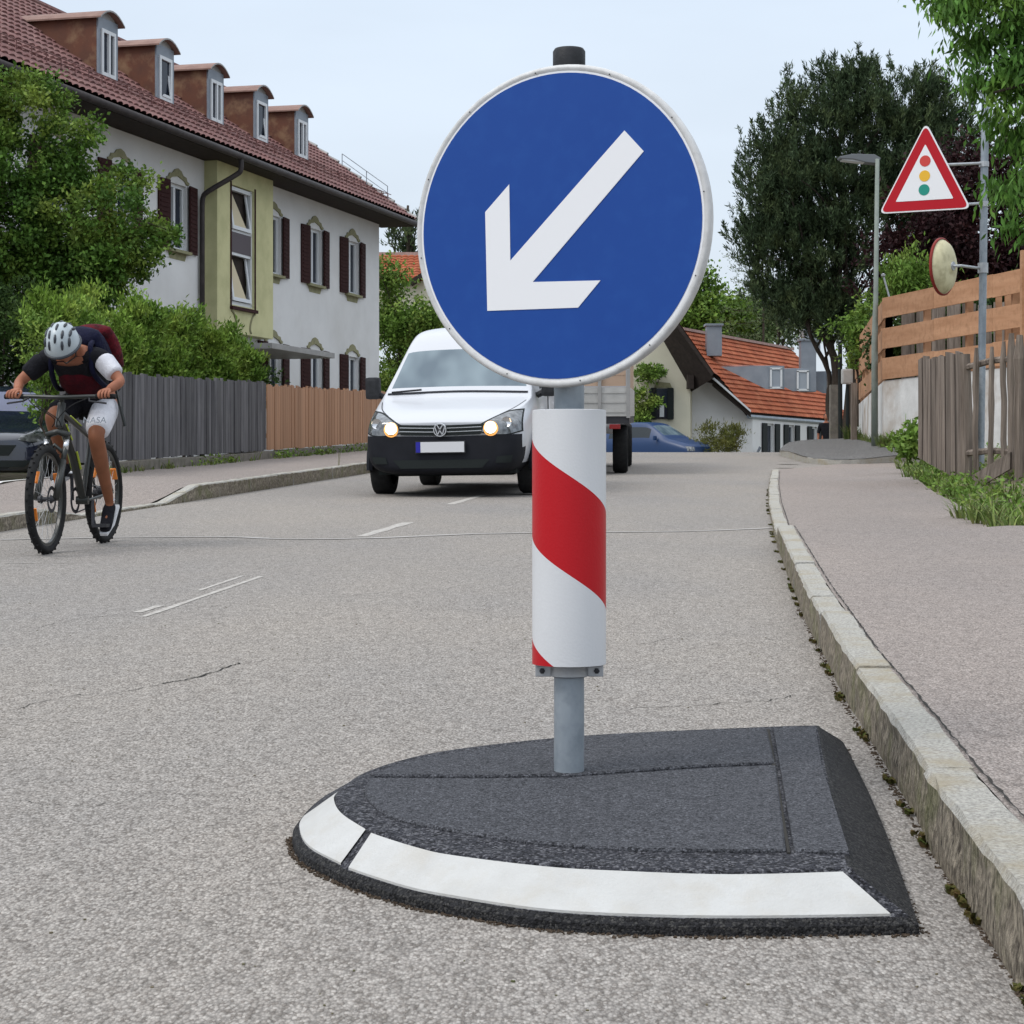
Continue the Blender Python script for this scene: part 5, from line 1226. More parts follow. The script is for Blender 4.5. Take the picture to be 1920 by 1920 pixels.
# ---- dropside truck ahead, rear to the viewer
trk = thing('dropside_truck', 'dropside truck with plywood sides and aluminium tailgate behind the white van', 'truck')
m = MB(); m.box((0, 2.2, .80), (2.1, 4.4, .12)); m.box((0, 2.2, .62), (.8, 5.2, .2)); m.build('bed', M['steel_dark'], trk)
m = MB(); m.box((0, 0, 1.06), (2.06, .04, .42))
for h in (.92, 1.06, 1.2): m.box((0, -.026, h), (1.98, .012, .03))
tg = m.build('tailgate', M['alu'], trk)
for sg in (-1, 1):
    m = MB(); m.box((sg*1.04, 2.2, 1.06), (.04, 4.3, .42)); m.build('drop_side', M['alu'], trk)
    m = MB(); m.box((sg*1.03, 2.2, 1.72), (.03, 4.3, .88)); m.build('plywood_side', M['plywood'], trk)
    m = MB(); m.box((sg*1.035, -.005, 1.5), (.055, .06, 1.35)); m.build('corner_post', M['sheet_grey'], trk)
    m = MB(); m.box((sg*.84, -.02, .70), (.16, .06, .07)); m.build('tail_lamp', M['tail_red'], trk, bevel=.01)
    for u_ in (-.95, -4.6): wheel(trk, sg*.90, u_, .36, .22, sg)
    m = MB(); m.box((sg*.9, 1.0, .78), (.3, .9, .02)); m.build('mudguard', M['black_plastic'], trk)
m = MB(); m.box((0, .0, 1.72), (2.0, .03, .86))
for h in (1.45, 1.72, 2.0): m.box((0, -.017, h), (1.98, .006, .008))
m.build('plywood_end', M['plywood'], trk)
m = MB(); m.box((.62, -.045, 1.52), (.05, .03, 1.24)); m.build('latch_post', M['sheet_grey'], trk, bevel=.005)
m = MB(); m.box((0, -.02, .70), (1.2, .05, .16)); m.build('rear_beam', M['steel_dark'], trk)
m = MB(); m.box((0, 5.3, 1.35), (1.95, 1.5, 1.6)); cb = m.build('cab', M['car_white'], trk, bevel=.12); m = MB(); m.box((0, 4.53, 1.75), (1.3, .02, .45)); m.build('cab_window', M['carglass'], cb)
trk.location = (.66, 28.0, gz(28)); trk.rotation_euler = (R(1.8), 0, -R(4.5))

# ---- blue car half hidden by the crest
def car(name, label, St, gl, mats, n_black=2, glassmat='carglass'):
    c = thing(name, label, 'car'); bl = {(i, 0) for i in range(len(St))}
    V_, G_, Bv = shell(St, gl, bl, cap_black=n_black)
    sub_mesh('body', V_, G_[0], mats, c); cn = lambda f: sum((V_[i] for i in f), Vector())/len(f)
    return c, V_, G_, Bv
Sb = [(.90, .25, .62, .62, .72, .50), (.80, .22, .78, .68, .80, .60), (.35, .2, .85, .80, .92, .66), (-.10, .2, .86, .90, 1.00, .68), (-.25, .2, .86, .93, 1.05, .69), (-1.0, .2, .86, .98, 1.48, .58), (-1.2, .2, .86, .98, 1.52, .57), (-1.95, .2, .86, 1.0, 1.55, .57), (-2.05, .2, .86, 1.0, 1.55, .57), (-2.9, .22, .85, 1.02, 1.52, .56), (-3.3, .28, .80, 1.02, 1.25, .60), (-3.4, .34, .76, .95, 1.1, .58)]
bc, V_, G_, Bv = car('parked_car', 'blue car seen side on behind the road crest and the truck', Sb, {(4, 7), (4, 8), (5, 5), (6, 5), (8, 5), (9, 7), (9, 8)}, M['car_blue'])
cn = lambda f: sum((V_[i] for i in f), Vector())/len(f)
wf_ = [f for f in G_[1] if cn(f).y < 1.0 and abs(cn(f).x) < .7 and cn(f).y < 1.0 and cn(f).z > 1.0 and abs(cn(f).x) < lerp(.70, .575, (cn(f).y-.25)/.75)]
s_ = set(wf_)
sub_mesh('windscreen', V_, wf_, M['windscreen'], bc)
for sg in (-1, 1): sub_mesh('side_window', V_, [f for f in G_[1] if f not in s_ and cn(f).x*sg > 0], M['carglass'], bc)
sub_mesh('sill', V_, G_[2], M['black_plastic'], bc)
for sg in (-1, 1):
    wheel(bc, sg*.80, 0, .30, .19, sg); wheel(bc, sg*.80, -2.6, .30, .19, sg)
    patch('headlight', Bv, [(sg*.50, .72), (sg*.74, .74)], [(sg*.48, .60), (sg*.76, .60)], M['headlight'], bc, off=.02, n=5)
    m = MB(); m.box((sg*.93, .55, 1.02), (.16, .08, .13)); m.build('wing_mirror', M['car_blue'], bc, bevel=.03)
    m = MB(); m.box((sg*.78, 3.38, .85), (.12, .06, .30)); m.build('tail_lamp', M['tail_red'], bc, bevel=.02)
bc.location = (5.9, 66.0, .93); bc.rotation_euler = (R(-2), 0, R(48)); bc.scale = (.95, .95, 1.2)

# ---- dark car at the left edge
Sd = [(.92, .22, .62, .52, .62, .50), (.84, .2, .82, .60, .72, .64), (.45, .2, .90, .72, .84, .70), (.0, .2, .915, .84, .94, .72), (-.18, .2, .92, .88, .99, .72), (-1.0, .2, .92, .95, 1.40, .58), (-1.2, .2, .92, .96, 1.44, .57), (-2.0, .2, .92, .97, 1.45, .57), (-3.0, .22, .90, .98, 1.30, .55), (-3.6, .30, .84, .92, 1.0, .60)]
dc, V_, G_, Bv = car('parked_car', 'dark glossy car with windscreen coloured as reflected sky parked behind the cyclist at the left edge', Sd, {(4, 7), (4, 8), (5, 5), (6, 5), (7, 5)}, M['car_dark'])
cn = lambda f: sum((V_[i] for i in f), Vector())/len(f)
wf_ = [f for f in G_[1] if cn(f).z > .93 and cn(f).y < 1.0 and abs(cn(f).x) < lerp(.73, .585, (cn(f).y-.18)/.82)]
s_ = set(wf_)
sub_mesh('windscreen', V_, wf_, M['windscreen_sky'], dc)
for sg in (-1, 1): sub_mesh('side_window', V_, [f for f in G_[1] if f not in s_ and cn(f).x*sg > 0], M['carglass'], dc)
sub_mesh('sill', V_, G_[2], M['black_plastic'], dc)
patch('grille', Bv, [(-.5, .56), (0, .56), (.5, .56)], [(-.4, .42), (0, .42), (.4, .42)], M['shutter_dark'], dc, off=.02)
for sg in (-1, 1):
    wheel(dc, sg*.85, 0, .33, .22, sg); wheel(dc, sg*.85, -2.7, .33, .22, sg)
    patch('headlight', Bv, [(sg*.55, .69), (sg*.70, .72), (sg*.83, .73)], [(sg*.52, .63), (sg*.70, .60), (sg*.85, .64)], M['headlight'], dc, off=.015, n=8)
    m = MB(); m.box((sg*1.02, .62, 1.02), (.18, .1, .14)); m.build('wing_mirror', M['car_dark'], dc, bevel=.04)
patch('lower_grille', Bv, [(-.7, .36), (0, .36), (.7, .36)], [(-.6, .27), (0, .27), (.6, .27)], M['shutter_dark'], dc, off=.02)
pdc = W(-55, 915, 25.0)
dc.location = (pdc.x, 26.0, pdc.z); dc.rotation_euler = (0, 0, R(4))
# ================================================================ BICYCLE AND RIDER
ah = R(7); fw = Vector((-math.sin(ah), -math.cos(ah), 0)); lf = Vector((math.cos(ah), -math.sin(ah), 0))
O_ = Vector((-2.80, 13.17, 0))
def bp_(u, v, w_): # u forward from rear axle, v to rider's left, w up
    p = O_+fw*u+lf*v; return Vector((p.x, p.y, .0314*p.y+w_))
WR = .345; WB = 1.09
bike = thing('bicycle', 'black mountain bike with lime stripes ridden downhill at the left', 'bicycle', bp_(.5, 0, 0))
def bwheel(u, steer=0):
    c = bp_(u, 0, WR); f2 = (Matrix.Rotation(steer, 3, 'Z') @ fw); l2 = (Matrix.Rotation(steer, 3, 'Z') @ lf)
    up = Vector((0, 0, 1)); Mw = Matrix((f2, up, l2)).transposed()
    a = MB(); tr = .027
    prof = [(WR-tr+tr*math.cos(t_), tr*math.sin(t_)) for t_ in [2*math.pi*k/10 for k in range(11)]]
    a.lathe(prof, 56, c, Mw)
    # knobs
    for k in range(60):
        t_ = 2*math.pi*k/60; a.box(c+(f2*math.cos(t_)+up*math.sin(t_))*(WR+.001)+l2*(.011 if k % 2 else -.011), (.012, .014, .01), Matrix.Rotation(-t_, 3, l2))
    w_ = a.build('wheel', M['tyre'], bike, smooth=True, auto=R(40))
    a = MB(); a.lathe([(WR-.050, -.012), (WR-.066, -.009), (WR-.068, .009), (WR-.050, .012), (WR-.050, -.012)], 48, c, Mw); a.build('rim', M['bike_black'], w_, smooth=True, auto=R(40))
    a = MB()
    for k in range(28):
        t_ = 2*math.pi*k/28; s_ = 1 if k % 2 else -1
        a.tube([c+(f2*math.cos(t_+.35*s_)+up*math.sin(t_+.35*s_))*.02+l2*.03*s_, c+(f2*math.cos(t_)+up*math.sin(t_))*(WR-.066)], .0013, 4, cap=False)
    a.build('spokes', M['galv_light'], w_)
    a = MB(); a.lathe([(.022, -.05), (.028, -.03), (.016, -.02), (.016, .02), (.028, .03), (.012, .055), (0, .055)], 14, c, Mw); a.lathe([(.085, .034), (.062, .034), (.062, .037), (.085, .037), (.085, .034)], 24, c, Mw); a.build('hub', M['steel_dark'], w_)
    for t_ in (2.6, 5.9, .6):
        a = MB(); pc = c+(f2*math.cos(t_)+up*math.sin(t_))*(WR-.10); a.box(pc, (.012, .085, .04), Mw @ Matrix.Rotation(t_, 3, 'Z') @ Matrix.Rotation(R(0), 3, 'Y')); a.build('reflector', M['orange'], w_, bevel=.004)
    return c, f2, l2
bwheel(0); cF, f2, l2 = bwheel(WB, R(2))
Hh, Hl = (.83, .93), (.90, .74)      # head tube top and crown (u, w)
m = MB()
m.tube([bp_(.84, 0, .84), bp_(.60, 0, .60), bp_(.425, 0, .32)], [.024, .028, .026], 10)      # down tube
m.tube([bp_(.83, 0, .90), bp_(.26, 0, .72)], .018, 10); m.tube([bp_(.425, 0, .31), bp_(.22, 0, .84)], .017, 10)
for s_ in (-1, 1):
    m.tube([bp_(.40, s_*.03, .31), bp_(0, s_*.062, WR)], .010, 8); m.tube([bp_(.26, s_*.02, .70), bp_(0, s_*.062, WR+.01)], .009, 8)
m.tube([bp_(.81, 0, .95), bp_(.865, 0, .80)], .026, 12); m.lathe([(.0, -.04), (.028, -.04), (.028, .04), (0, .04)], 14, bp_(.425, 0, .31), Matrix.Rotation(R(90), 3, 'Y'))
m.build('frame', M['bike_black'], bike, smooth=True, auto=R(50))
for s_ in (-1, 1):
    for pa_, pb_, r_ in ((bp_(.80, s_*.026, .815), bp_(.70, s_*.029, .715), .006), (bp_(.62, s_*.031, .635), bp_(.54, s_*.030, .52), .007), (bp_(.7, s_*.019, .87), bp_(.5, s_*.019, .805), .005)):
        m = MB(); m.tube([pa_, pb_], r_, 5); m.build('lime_stripe', M['bike_lime'], bike)
m = MB()
for s_ in (-1, 1):
    p0 = bp_(.885, s_*.065, .735); p1 = cF+l2*s_*.062; m.tube([p0, p0.lerp(p1, .45)], .017, 10); m.tube([p0.lerp(p1, .38), p1], .022, 10)
m.tube([bp_(.885, -.075, .745), bp_(.875, 0, .77), bp_(.885, .075, .745)], .022, 10); m.tube([bp_(.925, -.07, .62), bp_(.94, 0, .685), bp_(.925, .07, .62)], .014, 8)
fk = m.build('fork', M['bike_black'], bike, smooth=True)
m = MB()
for s_ in (-1, 1): m.tube([bp_(.90, s_*.066, .715), bp_(.925, s_*.065, .655)], .0175, 10)
m.build('stanchion', M['chrome'], fk, smooth=True)
HB = (.885, .995)
m = MB(); m.tube([bp_(.82, 0, .95), bp_(.81, 0, .985), bp_(.875, 0, .99)], .017, 8)
m.tube(catmull([bp_(HB[0]-.045, -.36, HB[1]), bp_(HB[0]-.03, -.2, HB[1]), bp_(HB[0], -.05, HB[1]-.005), bp_(HB[0], .05, HB[1]-.005), bp_(HB[0]-.03, .2, HB[1]), bp_(HB[0]-.045, .36, HB[1])], 5), .0135, 8)
hb_ = m.build('handlebar', M['bike_black'], bike, smooth=True)
for s_ in (-1, 1):
    m = MB(); m.tube([bp_(HB[0]-.035, s_*.24, HB[1]), bp_(HB[0]-.046, s_*.37, HB[1])], .017, 10); m.build('grip', M['tyre'], hb_)
    m = MB(); m.tube([bp_(HB[0]-.02, s_*.20, HB[1]-.01), bp_(HB[0]+.03, s_*.22, HB[1]-.03), bp_(HB[0]+.02, s_*.33, HB[1]-.045)], .006, 6); m.build('brake_lever', M['steel_dark'], hb_)
m = MB()
for k, (a, b) in enumerate(((-.2, .0), (.2, .03), (-.16, .02))):
    m.tube(catmull([bp_(HB[0], a, HB[1]-.01), bp_(HB[0]+.09, a*.6, HB[1]-.06), bp_(HB[0]+.07, b, HB[1]-.14), bp_(.90, .03*(k-1), .80)], 6), .0035, 5)
m.build('brake_cable', M['tyre'], bike)
m = MB(); m.box(bp_(.20, 0, .86), (.13, .26, .045), Matrix.Rotation(-ah, 3, 'Z')); m.build('saddle', M['tyre'], bike, bevel=.02)
m = MB()
for k, r_ in ((0, .085),): m.lathe([(r_-.02, -.003), (r_, -.003), (r_, .003), (r_-.02, .003), (r_-.02, -.003)], 32, bp_(.425, -.05, .31), Matrix((fw, Vector((0, 0, 1)), lf)).transposed())
m.lathe([(.02, -.02), (.045, -.02), (.045, .02), (.02, .02)], 18, bp_(0, -.045, WR), Matrix((fw, Vector((0, 0, 1)), lf)).transposed())
m.tube([bp_(.425, -.05, .395), bp_(0, -.05, WR+.045)], .005, 5); m.tube([bp_(.425, -.05, .225), bp_(.03, -.05, .26), bp_(0, -.05, .30)], .005, 5)
m.build('drivetrain', M['steel_dark'], bike)
for s_, dw, du in ((1, -.165, .03), (-1, .165, -.03)):
    m = MB(); m.tube([bp_(.425, s_*.07, .31), bp_(.425+du, s_*.085, .31+dw)], .012, 8); m.box(bp_(.425+du, s_*.14, .31+dw), (.10, .09, .022), Matrix.Rotation(-ah, 3, 'Z')); m.build('crank', M['steel_dark'], bike)

# ---- skinned figures
def skinned(nodes, edges, root, sub=2, smooth=True):
    """nodes: name -> (Vector, radius or (rx, ry)); returns evaluated mesh"""
    names = list(nodes); me = bpy.data.meshes.new('t'); me.from_pydata([nodes[k][0] for k in names], [(names.index(a), names.index(b)) for a, b in edges], [])
    o = bpy.data.objects.new('t', me); COL.objects.link(o); o.modifiers.new('s', 'SKIN')
    if not me.skin_vertices:
        bpy.context.view_layer.objects.active = o
        with bpy.context.temp_override(object=o, active_object=o): bpy.ops.mesh.customdata_skin_add()
    for i, k in enumerate(names):
        r_ = nodes[k][1]; r_ = (r_, r_) if not isinstance(r_, tuple) else r_
        sv = me.skin_vertices[0].data[i]; sv.radius = r_; sv.use_root = (k == root)
    s = o.modifiers.new('u', 'SUBSURF'); s.levels = sub; s.render_levels = sub
    e = evaluate(o); bpy.data.objects.remove(o); return e
def join_meshes(name, meshes, mats, parent, smooth=True):
    """meshes: list of (mesh, material slot)"""
    bm = bmesh.new()
    for me, k in meshes:
        n0 = len(bm.faces); bm.from_mesh(me); bm.faces.ensure_lookup_table()
        for f in bm.faces[n0:]: f.material_index = k; f.smooth = smooth
    out_ = bpy.data.meshes.new(name); bm.to_mesh(out_); bm.free()
    for m_ in mats: out_.materials.append(m_)
    return link(bpy.data.objects.new(name, out_), parent)
def chain(pts, rad, sub=2):
    nodes = {str(i): (Vector(p), r_) for i, (p, r_) in enumerate(zip(pts, rad))}
    return skinned(nodes, [(str(i), str(i+1)) for i in range(len(pts)-1)], '0', sub)
def mb_mesh(mb, name='t'):
    me = bpy.data.meshes.new(name); me.from_pydata(mb.v, [], mb.f); bm = bmesh.new(); bm.from_mesh(me); bmesh.ops.recalc_face_normals(bm, faces=bm.faces); bm.to_mesh(me); bm.free(); return me
def head_mesh(c, Mh, s=1.0):
    """head about .23 m tall; Mh columns: face direction, left, up"""
    m = MB(); n, k = 24, 16; rows = []
    for i in range(k+1):
        ph = math.pi*i/k; z = math.cos(ph)
        for j in range(n):
            t_ = 2*math.pi*j/n; x = math.sin(ph)*math.cos(t_); y = math.sin(ph)*math.sin(t_)
            fx = .098*x*(1.0 if x > 0 else 1.04); ly = .075*y; uz = .118*z
            if z < 0: ly *= 1-.30*z*z; fx *= 1-.12*z*z if x > 0 else 1-.3*z*z
            if x > .8 and abs(y) < .2 and -.35 < z < .15: fx += .022*(1-abs(y)/.2)*(1-abs(z+.15)/.3)
            if x > .7 and .12 < abs(y) < .5 and .0 < z < .25: fx -= .008
            if x > .8 and abs(z+.5) < .1: fx += .004
            rows.append(c+Mh @ (Vector((fx, ly, uz))*s))
    m.add(rows, [(i*n+j, i*n+(j+1) % n, (i+1)*n+(j+1) % n, (i+1)*n+j) for i in range(k) for j in range(n)])
    for sg in (-1, 1): m.lathe([(0, -.006), (.022, -.006), (.028, .004), (.02, .010), (.006, .006)], 12, c+Mh @ Vector((-.005, sg*.078, -.01))*s, Mh @ Matrix.Rotation(R(-90)*sg, 3, 'X') @ Matrix.Scale(1.25, 3, (0, 1, 0)))
    return mb_mesh(m)
def eyes(c, Mh, parent, s=1.0):
    m = MB()
    for sg in (-1, 1): m.lathe([(0, -.011), (.009, -.006), (.011, 0), (.009, .006), (0, .011)], 12, c+Mh @ Vector((.083, sg*.031, .012))*s)
    m.build('eye', M['plate_white'], parent, smooth=True)
    m = MB()
    for sg in (-1, 1): m.box(c+Mh @ Vector((.094, sg*.031, .012))*s, (.006, .010, .010), Mh)
    m.box(c+Mh @ Vector((.096, 0, -.062))*s, (.004, .045, .008), Mh); m.build('face_marks', M['shutter'], parent)
def hand(wrist, knuck, palm_n, side_dir, curl_c, s=1.0):
    """palm and five separate fingers closing round a bar through curl_c"""
    out_ = []; wrist, knuck = Vector(wrist), Vector(knuck); d_ = (knuck-wrist).normalized(); sd_ = Vector(side_dir).normalized(); pn = Vector(palm_n).normalized()
    out_.append(chain([wrist-d_*.03, wrist, wrist.lerp(knuck, .5), knuck+d_*.004], [(.024, .021), (.027, .021), (.038, .019), (.036, .016)], 1))
    for i, (o_, ln) in enumerate(((-.030, .92), (-.010, 1.0), (.011, .95), (.031, .78))):
        b = knuck+sd_*o_-d_*.008; r_ = .0092
        p1 = b+d_*.034*ln+pn*.010; p2 = p1+pn*.028*ln+d_*.004; p3 = p2-d_*.024*ln+pn*.002
        out_.append(chain([b-d_*.02, b, p1, p2, p3], [r_*1.1, r_*1.1, r_, r_*.95, r_*.8], 1))
    tb_ = wrist.lerp(knuck, .35)-sd_*.026; out_.append(chain([tb_, tb_-sd_*.018+d_*.022+pn*.01, tb_-sd_*.014+d_*.042+pn*.03, tb_-sd_*.002+d_*.05+pn*.045], [.015, .012, .0105, .0085], 1))
    return out_

rid = thing('person', 'cyclist bent low over the handlebar in silver helmet, white sleeve and shorts', 'person', bp_(.4, 0, 0))
P = bp_
hipC = P(.20, 0, .98); hipL, hipR = P(.21, .10, .965), P(.21, -.10, .965)
kneeL, ankL = P(.60, .15, .745), P(.33, .155, .285); kneeR, ankR = P(.64, -.13, .87), P(.37, -.14, .56)
chest = P(.50, .0, 1.19); neck = P(.66, .0, 1.30); shL, shR = P(.59, .185, 1.25), P(.59, -.185, 1.25)
elL, wrL = P(.66, .345, 1.09), P(.80, .30, 1.035); elR, wrR = P(.66, -.345, 1.09), P(.80, -.30, 1.035)
bn = {'pel': (hipC, (.135, .115)), 'wst': (P(.33, 0, 1.09), (.125, .10)), 'che': (chest, (.15, .115)), 'nk0': (P(.60, 0, 1.27), (.10, .085)), 'nk1': (neck, .055), 'nk2': (P(.72, 0, 1.305), .052),
      'hL': (hipL, .085), 'tL': (hipL.lerp(kneeL, .5), .077), 'kL': (kneeL, .056), 'cL': (kneeL.lerp(ankL, .3), .055), 'aL': (ankL, .031), 'fL': (P(.35, .155, .24), .022), 'toL': (P(.41, .158, .175), .018),
      'hR': (hipR, .085), 'tR': (hipR.lerp(kneeR, .5), .077), 'kR': (kneeR, .056), 'cR': (kneeR.lerp(ankR, .3), .055), 'aR': (ankR, .031), 'fR': (P(.385, -.14, .515), .024), 'toR': (P(.48, -.15, .485), .018),
      'sL': (shL, .062), 'uL': (shL.lerp(elL, .5), .047), 'eL': (elL, .037), 'mL': (elL.lerp(wrL, .4), .037), 'wL': (wrL, .025),
      'sR': (shR, .062), 'uR': (shR.lerp(elR, .5), .047), 'eR': (elR, .037), 'mR': (elR.lerp(wrR, .4), .037), 'wR': (wrR, .025)}
be = [('pel', 'wst'), ('wst', 'che'), ('che', 'nk0'), ('nk0', 'nk1'), ('nk1', 'nk2'), ('pel', 'hL'), ('hL', 'tL'), ('tL', 'kL'), ('kL', 'cL'), ('cL', 'aL'), ('aL', 'fL'), ('fL', 'toL'), ('pel', 'hR'), ('hR', 'tR'), ('tR', 'kR'), ('kR', 'cR'), ('cR', 'aR'), ('aR', 'fR'), ('fR', 'toR'),
      ('nk0', 'sL'), ('sL', 'uL'), ('uL', 'eL'), ('eL', 'mL'), ('mL', 'wL'), ('nk0', 'sR'), ('sR', 'uR'), ('uR', 'eR'), ('eR', 'mR'), ('mR', 'wR')]
hc = P(.80, 0, 1.325); fd = (fw*.42+Vector((0, 0, -.9))).normalized(); upv = (fw*.9+Vector((0, 0, .42))).normalized(); fd = (fw*.76+Vector((0, 0, -.65))).normalized(); upv = lf.cross(fd) if (lf.cross(fd)).dot(fw) > 0 else fd.cross(lf)
Mh = Matrix((fd, lf, upv)).transposed()
parts_ = [(skinned(bn, be, 'pel', 2), 0), (head_mesh(hc, Mh, .97), 0)]
for s_, wr in ((1, wrL), (-1, wrR)):
    kn = P(HB[0]-.015, s_*.305, HB[1]+.032)
    for h_ in hand(wr, kn, Vector((0, 0, -1)), lf*(-s_)*-1, None): parts_.append((h_, 0))
body = join_meshes('body', parts_, [M['skin'], M['skin_shaded']], rid)
for p_ in body.data.polygons:
    if p_.center.z-.0314*p_.center.y < .93: p_.material_index = 1
eyes(hc, Mh, body, .97)
hair = MB(); rows = []
n, k = 20, 7
for i in range(k+1):
    ph = .5*math.pi*i/k
    for j in range(n): t_ = 2*math.pi*j/n; rows.append(hc+Mh @ Vector((.100*math.sin(ph)*math.cos(t_)-.012, .079*math.sin(ph)*math.sin(t_), .121*math.cos(ph)+.004)))
hair.add(rows, [(i*n+j, i*n+(j+1) % n, (i+1)*n+(j+1) % n, (i+1)*n+j) for i in range(k) for j in range(n)]); hair.build('hair', M['shutter'], rid, smooth=True)
# helmet: dark shell with silver ribs and vents
hm = MB(); rows = []; n, k = 32, 10
def hpt(ph, t_, g=0): return hc+Mh @ Vector(((.138+g)*math.sin(ph)*math.cos(t_)-.008, (.108+g)*math.sin(ph)*math.sin(t_), (.150+g)*math.cos(ph)+.002))
for i in range(k+1):
    for j in range(n): rows.append(hpt(R(96)*i/k+.02, 2*math.pi*j/n))
hm.add(rows, [(i*n+j, i*n+(j+1) % n, (i+1)*n+(j+1) % n, (i+1)*n+j) for i in range(k) for j in range(n)])
helm = hm.build('helmet', M['helmet_silver'], rid, smooth=True)
vn = MB()
for y_, ths in ((0, (-35, 5, 42)), (-.042, (-50, -12, 28, 60)), (.042, (-50, -12, 28, 60)), (-.080, (-30, 10, 48)), (.080, (-30, 10, 48))):
    for th_ in ths:
        zz2 = math.sqrt(max(.1, 1-(y_/.112)**2)); c = hc+Mh @ Vector((.134*math.sin(R(th_))*zz2-.008, y_, .147*math.cos(R(th_))*zz2+.002))
        tv = Mh @ Vector((math.cos(R(th_)), 0, -math.sin(R(th_)))); sv_ = lf; nv = tv.cross(sv_); n_ = 10; rows = []
        for i in range(5):
            for j in range(n_):
                ph = math.pi*i/4; t_ = 2*math.pi*j/n_; rows.append(c+tv*.033*math.cos(ph)+sv_*.0105*math.sin(ph)*math.cos(t_)+nv*.012*math.sin(ph)*math.sin(t_))
        vn.add(rows, [(i*n_+j, i*n_+(j+1) % n_, (i+1)*n_+(j+1) % n_, (i+1)*n_+j) for i in range(4) for j in range(n_)])
vn.build('helmet_vents', M['helmet_dark'], helm, smooth=True)
hm = MB(); path = [hpt(R(93), 2*math.pi*j/32, .003) for j in range(33)]; hm.tube(path, .009, 6, cap=False); hm.build('helmet_edge', M['helmet_dark'], helm, smooth=True)
hm = MB()
for s_ in (-1, 1): hm.tube([hc+Mh @ Vector((-.02, s_*.085, -.0)), hc+Mh @ Vector((-.01, s_*.062, -.10)), hc+Mh @ Vector((.02, 0, -.132))], .005, 5)
hm.build('chin_strap', M['bike_black'], helm)
def cloth(name, pts, rad, mat, sub=2): return join_meshes(name, [(chain(pts, rad, sub), 0)], [mat], rid)
# jersey, sleeves, shorts, socks, shoes
jer = {'a': (P(.22, 0, 1.0), (.155, .13)), 'b': (P(.34, 0, 1.10), (.15, .118)), 'c': (chest, (.175, .13)), 'd': (P(.60, 0, 1.268), (.11, .095)), 'l': (shL, .072), 'r': (shR, .072), 'l2': (shL.lerp(elL, .2), .066), 'r2': (shR.lerp(elR, .2), .066)}
join_meshes('jersey', [(skinned(jer, [('a', 'b'), ('b', 'c'), ('c', 'd'), ('d', 'l'), ('d', 'r'), ('l', 'l2'), ('r', 'r2')], 'c'), 0)], [M['shirt_dark']], rid)
cloth('jersey_front', [P(.34, 0, 1.04), P(.44, 0, 1.09), P(.54, 0, 1.15), P(.60, 0, 1.19)], [(.14, .09), (.16, .10), (.145, .095), (.09, .06)], M['shirt_red'])
cloth('sleeve', [shL+Vector((0, 0, .0)), shL.lerp(elL, .3), shL.lerp(elL, .62), shL.lerp(elL, .74)], [.080, .074, .069, .064], M['shirt_white'])
cloth('sleeve', [shR, shR.lerp(elR, .3), shR.lerp(elR, .62), shR.lerp(elR, .74)], [.078, .073, .068, .062], M['shirt_dark'])
cloth('shorts_leg', [hipL, hipL.lerp(kneeL, .4), hipL.lerp(kneeL, .75), hipL.lerp(kneeL, .93)], [.105, .098, .092, .084], M['shirt_white'])
cloth('shorts_leg', [hipR, hipR.lerp(kneeR, .4), hipR.lerp(kneeR, .72), hipR.lerp(kneeR, .86)], [.105, .097, .09, .08], M['shirt_dark'])
cloth('shorts', [P(.12, 0, 1.0), hipC, P(.33, 0, .985), P(.40, 0, .97)], [(.12, .11), (.16, .13), (.15, .12), (.10, .09)], M['shirt_dark'])
for an, s_, dz in ((ankL, 1, -.05), (ankR, -1, -.05)):
    a_k = an+Vector((0, 0, .02)); v_ = .15*s_ if s_ > 0 else -.14; w0 = an.z-.0314*an.y
    cloth('sock', [an+Vector((0, 0, .045)), an+Vector((0, 0, .0))], [.040, .038], M['shirt_white'])
    u0 = (an-O_).dot(fw)
    tl = R(38) if s_ > 0 else R(10)
    def SH(a_, h_, dv=0): return P(u0+a_*math.cos(tl)+h_*math.sin(tl)+.01, v_+dv, w0-.02-a_*math.sin(tl)+h_*math.cos(tl))
    cloth('shoe', [SH(-.055, -.03), SH(0, -.012), SH(.075, -.040, .004*s_), SH(.155, -.055, .008*s_), SH(.19, -.06, .008*s_)], [(.036, .036), (.046, .048), (.045, .038), (.045, .028), (.032, .02)], M['shirt_dark'])
    m = MB(); m.prism([SH(-.088, -.078, -.036), SH(.09, -.083, -.045), SH(.20, -.083, -.02), SH(.20, -.083, .03), SH(.09, -.083, .05), SH(-.088, -.078, .038)], SH(0, .02)-SH(0, 0)); m.build('shoe_sole', M['plate_white'], rid)
# lettering on the white shorts leg
fc = bpy.data.curves.new('shorts_print', 'FONT'); fc.body = 'NASA'; fc.size = .062; fc.align_x = 'CENTER'; fc.extrude = .0008; fc.materials.append(M['zinc'])
ft_ = bpy.data.objects.new('t', fc); COL.objects.link(ft_); fme = evaluate(ft_); bpy.data.objects.remove(ft_); fo = bpy.data.objects.new('shorts_print', fme); link(fo, rid); fdn = (fw*.92+Vector((0, 0, .40))).normalized()
tp_ = hipL.lerp(kneeL, .88)+fw*.088+Vector((0, 0, .050))+lf*.012; ex = lf; ey = fdn.cross(ex) if fdn.cross(ex).z > 0 else ex.cross(fdn)
Mt = Matrix((ex, ey, fdn)).transposed().to_4x4(); Mt.translation = tp_-BASE['person']; fo.matrix_parent_inverse = Matrix(); fo.matrix_basis = Mt
